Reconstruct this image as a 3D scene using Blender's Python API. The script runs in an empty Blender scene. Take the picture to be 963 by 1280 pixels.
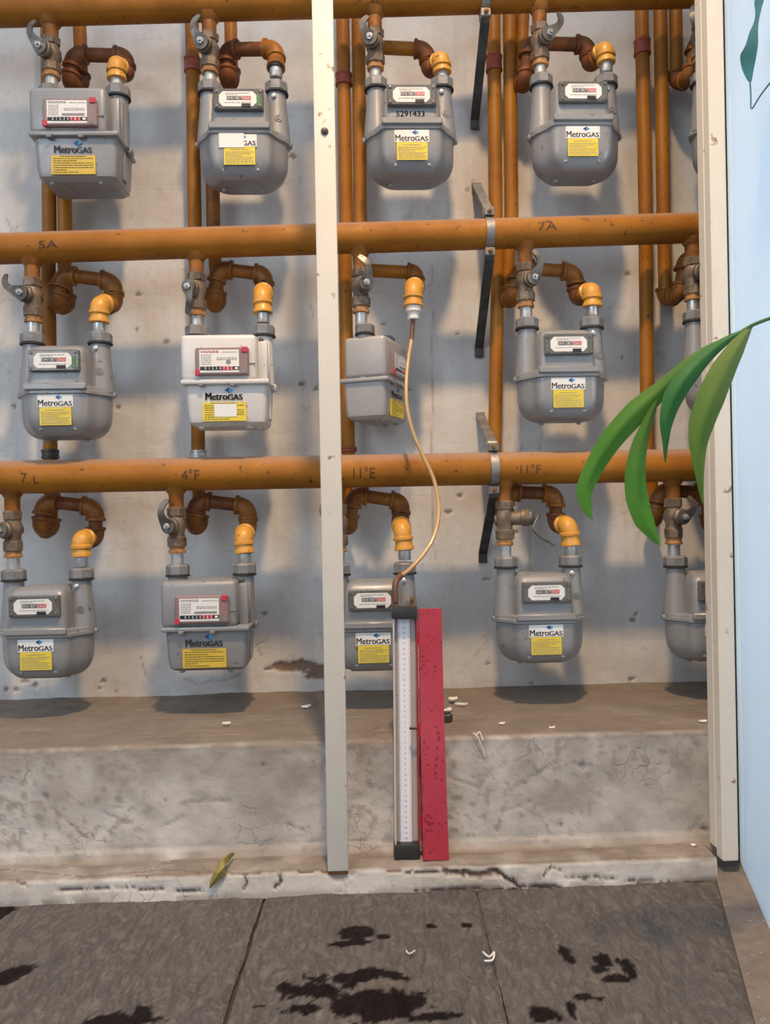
import bpy, bmesh, math, random
import numpy as np
from mathutils import Vector, Matrix
random.seed(7)
C = bpy.context.scene
COL = C.collection
# ------------------------------------------------------------------ camera
W, H, FPX = 963, 1280, 980.0
HC = 0.61                                   # lens height above the paving
YAW, ROLL = math.radians(2.0), math.radians(1.05)
cd = bpy.data.cameras.new('camera'); cam = bpy.data.objects.new('camera', cd); COL.objects.link(cam)
cd.sensor_fit = 'HORIZONTAL'; cd.sensor_width = 36; cd.lens = 36*FPX/W; cd.clip_start = .01
R3 = Matrix.Rotation(-YAW, 3, 'Z') @ Matrix.Rotation(math.pi/2, 3, 'X') @ Matrix.Rotation(-ROLL, 3, 'Z')
cam.matrix_world = Matrix.Translation((0, 0, HC)) @ R3.to_4x4()
C.camera = cam
# ------------------------------------------------------------------ light
C.view_settings.view_transform = 'Standard'; C.view_settings.look = 'None'
C.view_settings.gamma = 1; C.view_settings.use_curve_mapping = False
C.view_settings.exposure = 0.0
w = bpy.data.worlds.new('world'); C.world = w; w.use_nodes = True
nt = w.node_tree; bg = nt.nodes['Background']
tc = nt.nodes.new('ShaderNodeTexCoord'); sx = nt.nodes.new('ShaderNodeSeparateXYZ'); cr = nt.nodes.new('ShaderNodeValToRGB')
nt.links.new(tc.outputs['Generated'], sx.inputs[0]); nt.links.new(sx.outputs['Z'], cr.inputs[0]); nt.links.new(cr.outputs[0], bg.inputs[0])
cr.color_ramp.elements[0].position = 0.0; cr.color_ramp.elements[0].color = (.30, .31, .33, 1)
cr.color_ramp.elements[1].position = 1.0; cr.color_ramp.elements[1].color = (.74, .84, 1.0, 1)
bg.inputs[1].default_value = 1.36
def area(name, loc, target, size, energy, color):
    l = bpy.data.lights.new(name, 'AREA'); l.shape = 'DISK'; l.size = size; l.energy = energy; l.color = color
    o = bpy.data.objects.new(name, l); COL.objects.link(o); o.location = loc
    o.rotation_euler = (Vector(target)-Vector(loc)).to_track_quat('-Z', 'Y').to_euler(); return o
l = bpy.data.lights.new('ceiling_spot', 'SPOT'); l.energy = 300; l.color = (1.0, .66, .36); l.shadow_soft_size = .075; l.spot_size = math.radians(104); l.spot_blend = 1.0
lo = bpy.data.objects.new('ceiling_spot', l); COL.objects.link(lo); lo.location = (.10, .40, 2.84); lo.rotation_euler = (Vector((.04, .66, 0))-lo.location).to_track_quat('-Z', 'Y').to_euler()
area('cool_fill', (-1.9, -1.6, 1.9), (0, 1.5, .7), 1.6, 30, (.72, .86, 1.0))  # soft fill added for the cool ambient daylight, not a modelled window

area('daylight_outside', (1.75, .55, 1.0), (.5, .85, 1.0), .9, 38, (.95, .98, 1.0))
# ------------------------------------------------------------------ helpers
def ray(x, y): return R3 @ Vector(((x-W/2)/FPX, -(y-H/2)/FPX, -1.0))
def P(x, y, Y):
    d = ray(x, y); t = Y/d.y; return Vector((d.x*t, Y, HC+d.z*t))
def F(x, y, z=0.0):
    d = ray(x, y); t = (z-HC)/d.z; return Vector((d.x*t, d.y*t, z))

class MB:
    def __init__(s): s.v = []; s.f = []; s.mi = []
    def add(s, vs, fs, mi=0, M=None):
        b = len(s.v)
        s.v += [tuple(M @ Vector(v)) if M is not None else tuple(v) for v in vs]
        s.f += [tuple(i+b for i in f) for f in fs]; s.mi += [mi]*len(fs)
    def box(s, c, size, bev=0, M=None, mi=0, seg=1):
        bm = bmesh.new(); bmesh.ops.create_cube(bm, size=1)
        for v in bm.verts: v.co = Vector((v.co.x*size[0]+c[0], v.co.y*size[1]+c[1], v.co.z*size[2]+c[2]))
        if bev: bmesh.ops.bevel(bm, geom=bm.edges[:], offset=bev, segments=seg, affect='EDGES', profile=.5)
        bm.verts.index_update()
        s.add([v.co[:] for v in bm.verts], [[v.index for v in f.verts] for f in bm.faces], mi, M); bm.free()
    def rings(s, rings, cap=True, mi=0, M=None):
        n = len(rings[0]); vs = [p for r in rings for p in r]; fs = []
        for k in range(len(rings)-1):
            for i in range(n):
                j = (i+1) % n; fs.append((k*n+i, k*n+j, (k+1)*n+j, (k+1)*n+i))
        if cap: fs.append(tuple(range(n-1, -1, -1))); fs.append(tuple((len(rings)-1)*n+i for i in range(n)))
        s.add(vs, fs, mi, M)
    def lathe(s, p0, axis, prof, n=20, mi=0, M=None, ph=0.0):
        a = Vector(axis).normalized(); u = a.orthogonal().normalized()
        if abs(a.z) > .9: u = Vector((1, 0, 0)); u = (u-a*u.dot(a)).normalized()
        v = a.cross(u); p0 = Vector(p0)
        s.rings([[p0+a*h+(u*math.cos(2*math.pi*(i+ph)/n)+v*math.sin(2*math.pi*(i+ph)/n))*max(r, 1e-5) for i in range(n)] for h, r in prof], True, mi, M)
    def cyl(s, p0, p1, r, n=16, r1=None, mi=0, M=None, ch=0.0):
        p0 = Vector(p0); p1 = Vector(p1); L = (p1-p0).length; r1 = r if r1 is None else r1
        pr = [(0, r), (L, r1)] if not ch else [(0, r-ch), (ch, r), (L-ch, r1), (L, r1-ch)]
        s.lathe(p0, p1-p0, pr, n, mi, M)
    def tube(s, pts, rad, n=14, mi=0, cap=True, M=None):
        pts = [Vector(p) for p in pts]; m = len(pts)
        if not hasattr(rad, '__len__'): rad = [rad]*m
        T = [(pts[min(i+1, m-1)]-pts[max(i-1, 0)]).normalized() for i in range(m)]
        u = T[0].orthogonal().normalized(); rs = []
        for i in range(m):
            u = (u-T[i]*u.dot(T[i])).normalized(); v = T[i].cross(u)
            rs.append([pts[i]+(u*math.cos(2*math.pi*k/n)+v*math.sin(2*math.pi*k/n))*rad[i] for k in range(n)])
        s.rings(rs, cap, mi, M)
    def strip(s, pts, wdir, wd, th, mi=0):      # flat bar bent along pts, constant width direction
        wdir = Vector(wdir).normalized(); pts = [Vector(p) for p in pts]; m = len(pts); rs = []
        for i in range(m):
            t = (pts[min(i+1, m-1)]-pts[max(i-1, 0)]).normalized(); nn = t.cross(wdir).normalized()
            rs.append([pts[i]+wdir*a*wd/2+nn*b*th/2 for a, b in ((-1, -1), (1, -1), (1, 1), (-1, 1))])
        s.rings(rs, True, mi)
    def build(s, name, mats, parent=None, angle=35, smooth=True):
        me = bpy.data.meshes.new(name); me.from_pydata(s.v, [], s.f)
        mats = mats if isinstance(mats, (list, tuple)) else [mats]
        for m in mats: me.materials.append(m)
        if len(mats) > 1: me.polygons.foreach_set('material_index', s.mi)
        bm = bmesh.new(); bm.from_mesh(me); bmesh.ops.recalc_face_normals(bm, faces=bm.faces); bm.to_mesh(me); bm.free()
        if smooth:
            me.shade_smooth(); me.set_sharp_from_angle(angle=math.radians(angle))
        me.update()
        o = bpy.data.objects.new(name, me); COL.objects.link(o)
        if parent is not None: o.parent = parent
        return o
def tag(o, label, cat, group=None):
    o['label'] = label; o['category'] = cat
    if group: o['group'] = group
    return o
def empty(name, loc, label, cat, group=None, rz=0):
    o = bpy.data.objects.new(name, None); COL.objects.link(o); o.empty_display_size = .02
    o.location = loc; o.rotation_euler = (0, 0, rz); return tag(o, label, cat, group)
def copy_tree(o, parent=None):
    c = o.copy(); COL.objects.link(c); c.parent = parent
    for ch in list(o.children): copy_tree(ch, c)
    return c
_tc = {}
def text_geo(s, size):
    k = (s, size)
    if k not in _tc:
        cu = bpy.data.curves.new('t', 'FONT'); cu.body = s; cu.size = size; cu.resolution_u = 3; cu.align_x = 'LEFT'
        o = bpy.data.objects.new('t', cu); COL.objects.link(o); dg = bpy.context.evaluated_depsgraph_get(); dg.update()
        me = bpy.data.meshes.new_from_object(o.evaluated_get(dg))
        vs = [v.co.copy() for v in me.vertices]; fs = [tuple(p.vertices) for p in me.polygons]
        bpy.data.objects.remove(o); bpy.data.curves.remove(cu); bpy.data.meshes.remove(me)
        xs = [v.x for v in vs] or [0]; _tc[k] = (vs, fs, min(xs), max(xs))
    return _tc[k]
def put_text(mb, s, size, x, y, z, width=None, mi=0, bold=0):   # on a face looking towards -Y, left edge x, baseline z
    vs, fs, a, b = text_geo(s, size); k = 1 if width is None else width/(b-a)
    for dx in ([0] if not bold else [-bold, 0, bold]):
        mb.add([(x+(v.x-a)*k+dx, y, z+v.y) for v in vs], fs, mi)
    return x+(b-a)*k
# ------------------------------------------------------------------ numpy noise
def vnoise(x, y, seed=0):
    x = np.asarray(x, float); y = np.asarray(y, float)
    xi = np.floor(x).astype(np.int64); yi = np.floor(y).astype(np.int64); fx = x-xi; fy = y-yi
    fx = fx*fx*(3-2*fx); fy = fy*fy*(3-2*fy)
    def h(a, b):
        n = (a*374761393+b*668265263+seed*974634777) & 0xffffffff
        n = ((n ^ (n >> 13))*1274126177) & 0xffffffff
        return ((n ^ (n >> 16)) & 0xffff)/65535.0
    return (h(xi, yi)*(1-fx)+h(xi+1, yi)*fx)*(1-fy)+(h(xi, yi+1)*(1-fx)+h(xi+1, yi+1)*fx)*fy
def fbm(x, y, seed=0, o=5):
    r = 0; a = .5; t = 0
    for k in range(o): r = r+a*vnoise(x*2**k, y*2**k, seed+k*17); t += a; a *= .55
    return r/t
def polydist(x, y, pts):
    d = np.full(x.shape, 9e9)
    for (ax, ay), (bx, by) in zip(pts[:-1], pts[1:]):
        vx, vy = bx-ax, by-ay; t = np.clip(((x-ax)*vx+(y-ay)*vy)/(vx*vx+vy*vy+1e-12), 0, 1)
        d = np.minimum(d, np.hypot(x-ax-t*vx, y-ay-t*vy))
    return d
def grid_obj(name, X, Y, Z, attrs, mat, parent=None, kind='structure'):
    nv, nu = X.shape; me = bpy.data.meshes.new(name)
    co = np.stack([X, Y, Z], -1).reshape(-1, 3)
    idx = np.arange(nu*nv).reshape(nv, nu)
    f = np.stack([idx[:-1, :-1], idx[:-1, 1:], idx[1:, 1:], idx[1:, :-1]], -1).reshape(-1, 4)
    me.vertices.add(len(co)); me.vertices.foreach_set('co', co.ravel().astype(np.float32))
    me.loops.add(f.size); me.loops.foreach_set('vertex_index', f.ravel().astype(np.int32))
    me.polygons.add(len(f)); me.polygons.foreach_set('loop_start', np.arange(0, f.size, 4).astype(np.int32))
    me.update(calc_edges=True); me.validate()
    for k, a in attrs.items():
        at = me.attributes.new(k, 'FLOAT', 'POINT'); at.data.foreach_set('value', np.ascontiguousarray(a, dtype=np.float32).ravel())
    me.materials.append(mat); me.shade_smooth()
    o = bpy.data.objects.new(name, me); COL.objects.link(o)
    if kind: o['kind'] = kind
    if parent: o.parent = parent
    return o
# ------------------------------------------------------------------ materials
class N:
    def __init__(s, name):
        s.m = bpy.data.materials.new(name); s.m.use_nodes = True; s.t = s.m.node_tree; s.b = s.t.nodes['Principled BSDF']
    def n(s, ty, **kw):
        nd = s.t.nodes.new('ShaderNode'+ty)
        for k, v in kw.items():
            if k in nd.inputs: s.set(nd.inputs[k], v)
            else: setattr(nd, k, v)
        return nd
    def set(s, inp, v):
        if isinstance(v, bpy.types.NodeSocket): s.t.links.new(v, inp)
        elif hasattr(v, '__len__') and len(v) == 3 and inp.type == 'RGBA': inp.default_value = (*v, 1)
        else: inp.default_value = v
    def obj(s): return s.n('TexCoord').outputs['Object']
    def pos(s): return s.n('NewGeometry').outputs['Position']
    def noise(s, vec, scale, detail=4, rough=.6, dist=0.0):
        nd = s.n('TexNoise', Scale=scale, Detail=detail, Roughness=rough, Distortion=dist); s.set(nd.inputs['Vector'], vec); return nd.outputs['Fac']
    def scalev(s, vec, v):
        nd = s.n('VectorMath', operation='MULTIPLY'); s.set(nd.inputs[0], vec); nd.inputs[1].default_value = v; return nd.outputs[0]
    def ramp(s, f, a, b, va=0.0, vb=1.0):
        nd = s.n('MapRange'); s.set(nd.inputs[0], f)
        for i, v in enumerate((a, b, va, vb)): nd.inputs[i+1].default_value = v
        return nd.outputs[0]
    def mix(s, f, a, b, ty='MIX'):
        nd = s.n('Mix', data_type='RGBA', blend_type=ty); s.set(nd.inputs[0], f); s.set(nd.inputs[6], a); s.set(nd.inputs[7], b); return nd.outputs[2]
    def math(s, op, a, b=0.0):
        nd = s.n('Math', operation=op); s.set(nd.inputs[0], a); s.set(nd.inputs[1], b); return nd.outputs[0]
    def bump(s, h, strength=.3, dist=.002):
        nd = s.n('Bump', Strength=strength, Distance=dist, Height=h); s.set(s.b.inputs['Normal'], nd.outputs[0])
    def attr(s, name): return s.n('Attribute', attribute_name=name).outputs['Fac']
def paint(name, col, dark=None, rough=.45, metal=0.0, scale=18, amt=.5, bump=.15, spots=0.0, spotcol=(.05, .03, .02), spotscale=120, dust=0.0, pos=True, coat=0.0, spec=.5):
    k = N(name); v = k.pos() if pos else k.obj(); dark = dark or tuple(c*.6 for c in col)
    f = k.ramp(k.noise(v, scale, 5, .65), .38, .68); c = k.mix(k.math('MULTIPLY', f, amt), col, dark)
    if spots: c = k.mix(k.ramp(k.noise(v, spotscale, 3, .7), .66-.1*spots, .70), c, spotcol)
    if dust:
        nz = k.n('SeparateXYZ'); k.set(nz.inputs[0], k.n('NewGeometry').outputs['Normal'])
        c = k.mix(k.math('MULTIPLY', k.ramp(nz.outputs[2], .45, 1.0), dust), c, (.32, .28, .25))
    k.set(k.b.inputs['Base Color'], c); k.set(k.b.inputs['Roughness'], k.ramp(f, 0, 1, rough, min(1, rough+.2)))
    k.b.inputs['Metallic'].default_value = metal; k.b.inputs['Coat Weight'].default_value = coat; k.b.inputs['Specular IOR Level'].default_value = spec
    if bump: k.bump(k.noise(v, 260, 4, .7), bump, .001)
    return k.m
M = {}
M['main_paint'] = paint('mustard_pipe_paint', (.335, .128, .008), (.21, .070, .005), .5, spec=.3, scale=9, amt=.75, spots=.3, spotscale=60, dust=.6)
M['riser_paint'] = paint('riser_pipe_paint', (.35, .135, .006), (.20, .062, .004), .42, spec=.35, scale=6, amt=.8, spots=.1, spotscale=90)
M['fitting_paint'] = paint('brown_orange_fitting_paint', (.30, .112, .014), (.14, .046, .008), .42, spec=.35, scale=22, amt=.95, spots=.3)
M['brown_pipe'] = paint('rust_brown_pipe', (.215, .068, .014), (.085, .028, .010), .5, spec=.35, scale=26, amt=.9, spots=.4)
M['elbow_yellow'] = paint('fresh_yellow_elbow_paint', (.62, .31, .045), (.50, .21, .03), .32, scale=20, amt=.6, spots=.05)
M['red_coupling'] = paint('red_lead_coupling', (.34, .062, .026), (.16, .04, .02), .5, scale=30, amt=.8)
M['ring_orange'] = paint('orange_union_ring', (.50, .25, .08), (.22, .10, .04), .5, scale=60, amt=.9, spots=.5)
M['galv'] = paint('galvanised_steel', (.56, .56, .54), (.34, .34, .33), .32, .75, scale=60, amt=.7)
M['nut_grey'] = paint('dull_grey_nut', (.25, .25, .25), (.15, .145, .14), .5, .35, scale=50, amt=.7)
M['rubber'] = paint('black_rubber', (.02, .02, .02), (.01, .01, .01), .6)
M['valve_metal'] = paint('weathered_valve_bronze', (.22, .165, .115), (.085, .060, .042), .48, .35, scale=45, amt=.95, spots=.4)
M['valve_dark'] = paint('dark_valve_lever', (.20, .185, .165), (.07, .06, .05), .4, .6, scale=45, amt=.9, spots=.3)
M['meter_grey'] = paint('meter_grey_enamel', (.262, .266, .270), (.225, .228, .230), .33, 0.15, scale=14, amt=.5, bump=.05, spots=.06, spotcol=(.12, .11, .10), spotscale=60, coat=.15)
M['meter_white'] = paint('meter_white_enamel', (.62, .61, .59), (.52, .51, .49), .36, 0, scale=14, amt=.5, bump=.05, spots=.05, spotcol=(.3, .26, .22), spotscale=60)
M['meter_side'] = paint('meter_light_grey_enamel', (.36, .35, .34), (.31, .30, .29), .38, 0.1, scale=14, amt=.5, bump=.05)
M['dial_frame'] = paint('smoky_dial_frame', (.13, .125, .11), (.06, .06, .055), .22, scale=60, amt=.8, coat=.5)
M['dial_frame_mauve'] = paint('mauve_dial_frame', (.26, .17, .16), (.17, .11, .105), .25, scale=60, amt=.5, coat=.4)
M['dial_white'] = paint('dial_plate_white', (.74, .73, .69), (.64, .62, .58), .4, scale=60, amt=.3, bump=0)
M['print_black'] = paint('black_print', (.015, .015, .02), (.02, .02, .02), .5, bump=0)
M['print_grey'] = paint('grey_print', (.22, .22, .22), (.3, .3, .3), .6, bump=0)
M['print_red'] = paint('red_print', (.50, .02, .03), (.40, .02, .03), .45, bump=0)
M['digit_white'] = paint('white_digit', (.75, .75, .75), (.7, .7, .7), .5, bump=0)
M['seal_red'] = paint('red_seal', (.50, .03, .06), (.38, .02, .05), .35, bump=0)
M['green_part'] = paint('green_counter_wheel', (.10, .22, .10), (.06, .14, .06), .5, bump=0)
M['sticker_white'] = paint('sticker_white', (.74, .74, .72), (.62, .62, .60), .45, scale=40, amt=.3, bump=0)
M['sticker_yellow'] = paint('sticker_yellow', (.72, .56, .045), (.60, .45, .04), .42, scale=40, amt=.4, bump=0)
M['sticker_mustard'] = paint('sticker_mustard', (.60, .42, .045), (.50, .34, .04), .42, scale=40, amt=.4, bump=0)
M['logo_navy'] = paint('logo_navy', (.015, .05, .22), (.01, .04, .18), .4, bump=0)
M['logo_cyan'] = paint('logo_cyan', (.06, .32, .55), (.05, .26, .45), .4, bump=0)
M['marker_ink'] = paint('marker_ink', (.02, .035, .09), (.03, .04, .09), .5, bump=0)
M['pipe_ink'] = paint('pipe_ink', (.045, .020, .010), (.10, .045, .015), .6, bump=0, scale=120, amt=1)
M['post_cream'] = paint('cream_post_enamel', (.68, .625, .535), (.60, .55, .46), .42, scale=12, amt=.5, bump=.04, spots=.06, spotcol=(.25, .17, .11), spotscale=22)
M['post_side'] = M['post_cream']
M['gasket'] = paint('black_gasket', (.022, .020, .024), (.05, .048, .05), .7, scale=150, amt=1)
M['steel_bar'] = paint('dark_steel_bar', (.085, .085, .08), (.04, .038, .034), .42, .5, scale=40, amt=.9, spots=.2)
M['steel_light'] = paint('plain_steel_plate', (.30, .29, .27), (.16, .15, .14), .4, .6, scale=40, amt=.9)
M['black_plastic'] = paint('black_cap_plastic', (.022, .021, .022), (.035, .033, .033), .38, bump=.05)
M['tube_case'] = paint('off_white_channel', (.60, .55, .52), (.5, .45, .43), .35, bump=0)
M['scale_white'] = paint('scale_plate_white', (.80, .80, .84), (.74, .74, .78), .35, bump=0)
M['brass'] = paint('tarnished_brass', (.32, .17, .07), (.16, .07, .03), .35, .7, scale=80, amt=.9)
M['hose'] = paint('yellowed_clear_hose', (.52, .34, .16), (.40, .25, .11), .28, scale=20, amt=.6, bump=0, coat=.3)
M['hose_end'] = paint('brown_hose_end', (.14, .065, .04), (.07, .03, .02), .5)
M['plug_white'] = paint('white_plastic_plug', (.78, .76, .72), (.6, .57, .52), .35, bump=0)
M['paper'] = paint('crumpled_white_paper', (.72, .70, .66), (.6, .58, .54), .7)
M['dry_leaf'] = paint('dry_olive_leaf', (.26, .21, .045), (.12, .085, .02), .55, scale=70, amt=.9)
M['panel_pale'] = paint('pale_blue_board', (.66, .78, .88), (.60, .74, .86), .45, scale=3, amt=.6, bump=0)
M['panel_blue'] = paint('soft_blue_board', (.50, .63, .80), (.55, .68, .84), .45, scale=3, amt=.7, bump=0)
def red_cover():
    k = N('red_cover_enamel'); v = k.pos(); f = k.noise(v, 7, 3)
    c = k.mix(k.ramp(f, .3, .7), (.37, .028, .048), (.43, .050, .075))
    vz = k.n('TexVoronoi', Scale=125.0); k.set(vz.inputs['Vector'], v)
    thr = k.ramp(k.noise(v, 25, 3), .36, .62, .04, .36)
    sp = k.math('LESS_THAN', vz.outputs['Distance'], thr)
    c = k.mix(k.math('MULTIPLY', sp, .8), c, (.20, .008, .02)); k.set(k.b.inputs['Base Color'], c)
    k.set(k.b.inputs['Roughness'], k.ramp(f, 0, 1, .28, .42)); return k.m
M['red'] = red_cover()
M['red_edge'] = paint('red_side_enamel', (.36, .015, .03), (.28, .012, .02), .35, bump=0)
def glassy(name, tint, fac=.88, rough=.05):
    k = N(name); tr = k.n('BsdfTransparent', Color=tint); gl = k.n('BsdfGlossy', Roughness=rough); fr = k.n('Fresnel', IOR=1.45)
    bf = k.n('NewGeometry').outputs['Backfacing']; ff = k.math('MULTIPLY', fr.outputs[0], k.math('SUBTRACT', 1.0, bf)); mx = k.n('MixShader'); k.set(mx.inputs[0], ff); k.set(mx.inputs[1], tr.outputs[0]); k.set(mx.inputs[2], gl.outputs[0])
    k.set(k.t.nodes['Material Output'].inputs[0], mx.outputs[0]); return k.m
M['clear'] = glassy('clear_tube_glass', (.94, .93, .92))
def frosted(name, c1, c2):
    k = N(name); c = k.mix(k.ramp(k.noise(k.scalev(k.pos(), (1, 1, .3)), 3, 2), .35, .65), c1, c2); k.set(k.b.inputs['Base Color'], c); k.b.inputs['Roughness'].default_value = .35
    tl = k.n('BsdfTranslucent'); k.set(tl.inputs[0], c); mx = k.n('MixShader'); mx.inputs[0].default_value = .5; k.set(mx.inputs[1], k.b.outputs[0]); k.set(mx.inputs[2], tl.outputs[0])
    k.set(k.t.nodes['Material Output'].inputs[0], mx.outputs[0]); return k.m
M['pane_pale'] = frosted('pale_frosted_glass', (.86, .92, .94), (.84, .91, .94)); M['pane_blue'] = frosted('blue_frosted_glass', (.70, .79, .87), (.74, .82, .89))
def wall_mat():
    k = N('whitewashed_wall'); v = k.pos()
    b1 = k.noise(k.scalev(v, (1, 1, .35)), 3.2, 5, .6); c = k.mix(k.ramp(b1, .35, .7), (.66, .645, .62), (.56, .56, .55))
    streak = k.noise(k.scalev(v, (9, 1, .8)), 3, 5, .7); c = k.mix(k.ramp(streak, .48, .75, 0, .55), c, (.50, .49, .47))
    fine = k.noise(v, 55, 5, .7); c = k.mix(k.ramp(fine, .55, .75, 0, .45), c, (.42, .38, .34)); c = k.mix(k.ramp(k.noise(v, 190, 3, .7), .64, .72, 0, .5), c, (.33, .29, .25))
    c = k.mix(k.attr('stain'), c, (.40, .345, .29)); c = k.mix(k.attr('chip'), c, (.20, .145, .105))
    k.set(k.b.inputs['Base Color'], c); k.b.inputs['Roughness'].default_value = .62
    # shuttering board lines + plaster grain
    z = k.n('SeparateXYZ'); k.set(z.inputs[0], v); zz = k.math('ADD', z.outputs[2], k.math('MULTIPLY', k.noise(k.scalev(v, (2, 1, 1)), 2.5, 2), .03))
    ln = k.math('PINGPONG', zz, .055); ln = k.ramp(ln, 0.0, .0016)
    h = k.math('ADD', k.math('MULTIPLY', ln, .28), k.math('MULTIPLY', k.noise(v, 120, 6, .75), .8))
    k.bump(h, .45, .0016); return k.m
def plaster_mat():
    k = N('worn_painted_cement'); v = k.pos()
    c = k.mix(k.ramp(k.noise(v, 5, 5, .65), .35, .7), (.64, .61, .56), (.52, .49, .445))
    vor = k.n('TexVoronoi', Scale=26.0, feature='DISTANCE_TO_EDGE'); wv = k.n('VectorMath', operation='ADD'); k.set(wv.inputs[0], v)
    nv = k.n('TexNoise', Scale=22.0, Detail=4.0); k.set(nv.inputs['Vector'], v); k.set(wv.inputs[1], k.scalev(nv.outputs['Color'], (.05, .05, .05))); k.set(vor.inputs['Vector'], wv.outputs[0])
    cr = k.math('MULTIPLY', k.ramp(vor.outputs['Distance'], .03, 0.0), k.ramp(k.noise(v, 9, 3), .52, .66))
    c = k.mix(k.math('MULTIPLY', cr, .6), c, (.20, .17, .14))
    c = k.mix(k.ramp(k.noise(v, 75, 5, .75), .56, .74, 0, .6), c, (.27, .235, .20))
    d = k.mix(k.ramp(k.noise(v, 14, 5, .7), .35, .7), (.200, .166, .134), (.145, .118, .095))
    d = k.mix(k.ramp(k.noise(v, 160, 3, .8), .6, .72, 0, .5), d, (.30, .27, .23))
    c = k.mix(k.attr('dust'), c, d); c = k.mix(k.attr('stain'), c, (.22, .185, .15)); c = k.mix(k.attr('chip'), c, (.13, .075, .05))
    k.set(k.b.inputs['Base Color'], c); k.b.inputs['Roughness'].default_value = .72
    h = k.math('ADD', k.noise(v, 90, 6, .78), k.math('MULTIPLY', cr, -1.0)); k.bump(h, .55, .0022); return k.m
M['wall'] = wall_mat(); M['plaster'] = plaster_mat()
def slate_mat():
    k = N('grey_slate_paving'); v = k.pos()
    wv = k.noise(k.scalev(v, (1, 1, 1)), 6, 3, .5, 1.5)
    ridge = k.noise(k.scalev(v, (2.4, 1, 1)), 26, 6, .62, 2.2)
    c = k.mix(k.ramp(wv, .3, .7), (.105, .094, .084), (.078, .074, .072)); c = k.mix(k.ramp(ridge, .42, .72, 0, .7), c, (.200, .176, .150))
    c = k.mix(k.ramp(k.noise(v, 300, 2, .5), .70, .76, 0, .6), c, (.28, .27, .25))
    wet = k.attr('wet'); c = k.mix(wet, c, (.008, .005, .005)); k.set(k.b.inputs['Specular IOR Level'], k.ramp(wet, 0, 1, .4, .12)); k.set(k.b.inputs['Base Color'], c)
    k.set(k.b.inputs['Roughness'], k.ramp(wet, 0, 1, .50, .38)); k.bump(ridge, 1.0, .009); return k.m
M['slate'] = slate_mat()
M['grout'] = paint('dark_joint_mortar', (.05, .043, .038), (.03, .027, .025), .8, scale=40)
M['strip_cement'] = paint('brown_cement_strip', (.185, .155, .13), (.12, .10, .085), .7, scale=25, amt=.9, bump=.4, spots=.25, spotcol=(.3, .28, .25))
def leaf_mat(name, c1, c2, c3):
    k = N(name); uv = k.n('Attribute', attribute_name='leaf_uv').outputs['Vector']; s = k.n('SeparateXYZ'); k.set(s.inputs[0], uv)
    veins = k.n('TexWave', Scale=1.0, Distortion=.6, wave_type='BANDS', bands_direction='Y'); veins.inputs['Detail'].default_value = 2
    k.set(veins.inputs['Vector'], k.scalev(uv, (1, 9, 1)))
    f = k.noise(k.scalev(uv, (2.2, 1.5, 1)), 1.6, 3); c = k.mix(k.ramp(f, .35, .65), c1, c2)
    c = k.mix(k.ramp(s.outputs[0], .55, 0.0, 0, .75), c, c3)
    c = k.mix(k.math('MULTIPLY', veins.outputs['Fac'], .28), c, tuple(x*1.7 for x in c1)); k.set(k.b.inputs['Base Color'], c)
    k.b.inputs['Roughness'].default_value = .5; k.b.inputs['Specular IOR Level'].default_value = .25
    tl = k.n('BsdfTranslucent'); k.set(tl.inputs[0], c); mx = k.n('MixShader'); mx.inputs[0].default_value = .22
    k.set(mx.inputs[1], k.b.outputs[0]); k.set(mx.inputs[2], tl.outputs[0]); k.set(k.t.nodes['Material Output'].inputs[0], mx.outputs[0])
    k.bump(veins.outputs['Fac'], .25, .0008); return k.m
M['leaf'] = leaf_mat('palm_leaf_green', (.058, .185, .014), (.030, .130, .012), (.125, .20, .050))
M['leaf_olive'] = leaf_mat('palm_leaf_olive', (.125, .205, .032), (.070, .155, .018), (.17, .21, .075))
M['leaf_deep'] = leaf_mat('palm_leaf_deep', (.028, .140, .028), (.018, .095, .02), (.05, .15, .055))
M['leaf_teal'] = leaf_mat('teal_leaf_painted_haze', (.13, .34, .29), (.09, .28, .24), (.22, .42, .38))  # haze of the glass is put into the leaf's teal colour

# ================================================================== SETTING
YW, YL, YK = 1.70, 1.333, 1.262              # wall face, ledge face, kerb face
ZL, ZK = .225, .036                          # ledge top, kerb top
def wpt(x, y): p = P(x, y, YW); return (p.x, p.z)
xs = np.concatenate([np.linspace(-2.2, -.98, 14)[:-1], np.arange(-.98, 1.02, .0045), np.linspace(1.02, 2.4, 14)])
zs = np.concatenate([np.arange(.19, 1.80, .0045), np.linspace(1.81, 2.6, 9)])
X, Z = np.meshgrid(xs, zs)
n1 = fbm(X*30, Z*30, 3); n2 = fbm(X*9, Z*9, 5); n3 = fbm(X*80, Z*80, 9)
chip = np.zeros_like(X); stain = np.zeros_like(X)
def blob(cx, cy, rx, ry, rough=.5, soft=.15):
    px, pz = wpt(cx, cy); s = YW/FPX
    d = np.hypot((X-px)/(rx*s), (Z-pz)/(ry*s))+(n1-.5)*2*rough+(n3-.5)*rough
    return np.clip((1-d)/soft, 0, 1)
for b in [(352, 833, 14, 5), (375, 832, 20, 6), (398, 840, 14, 8), (337, 836, 7, 3)]: chip = np.maximum(chip, blob(*b, rough=.9))
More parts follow.
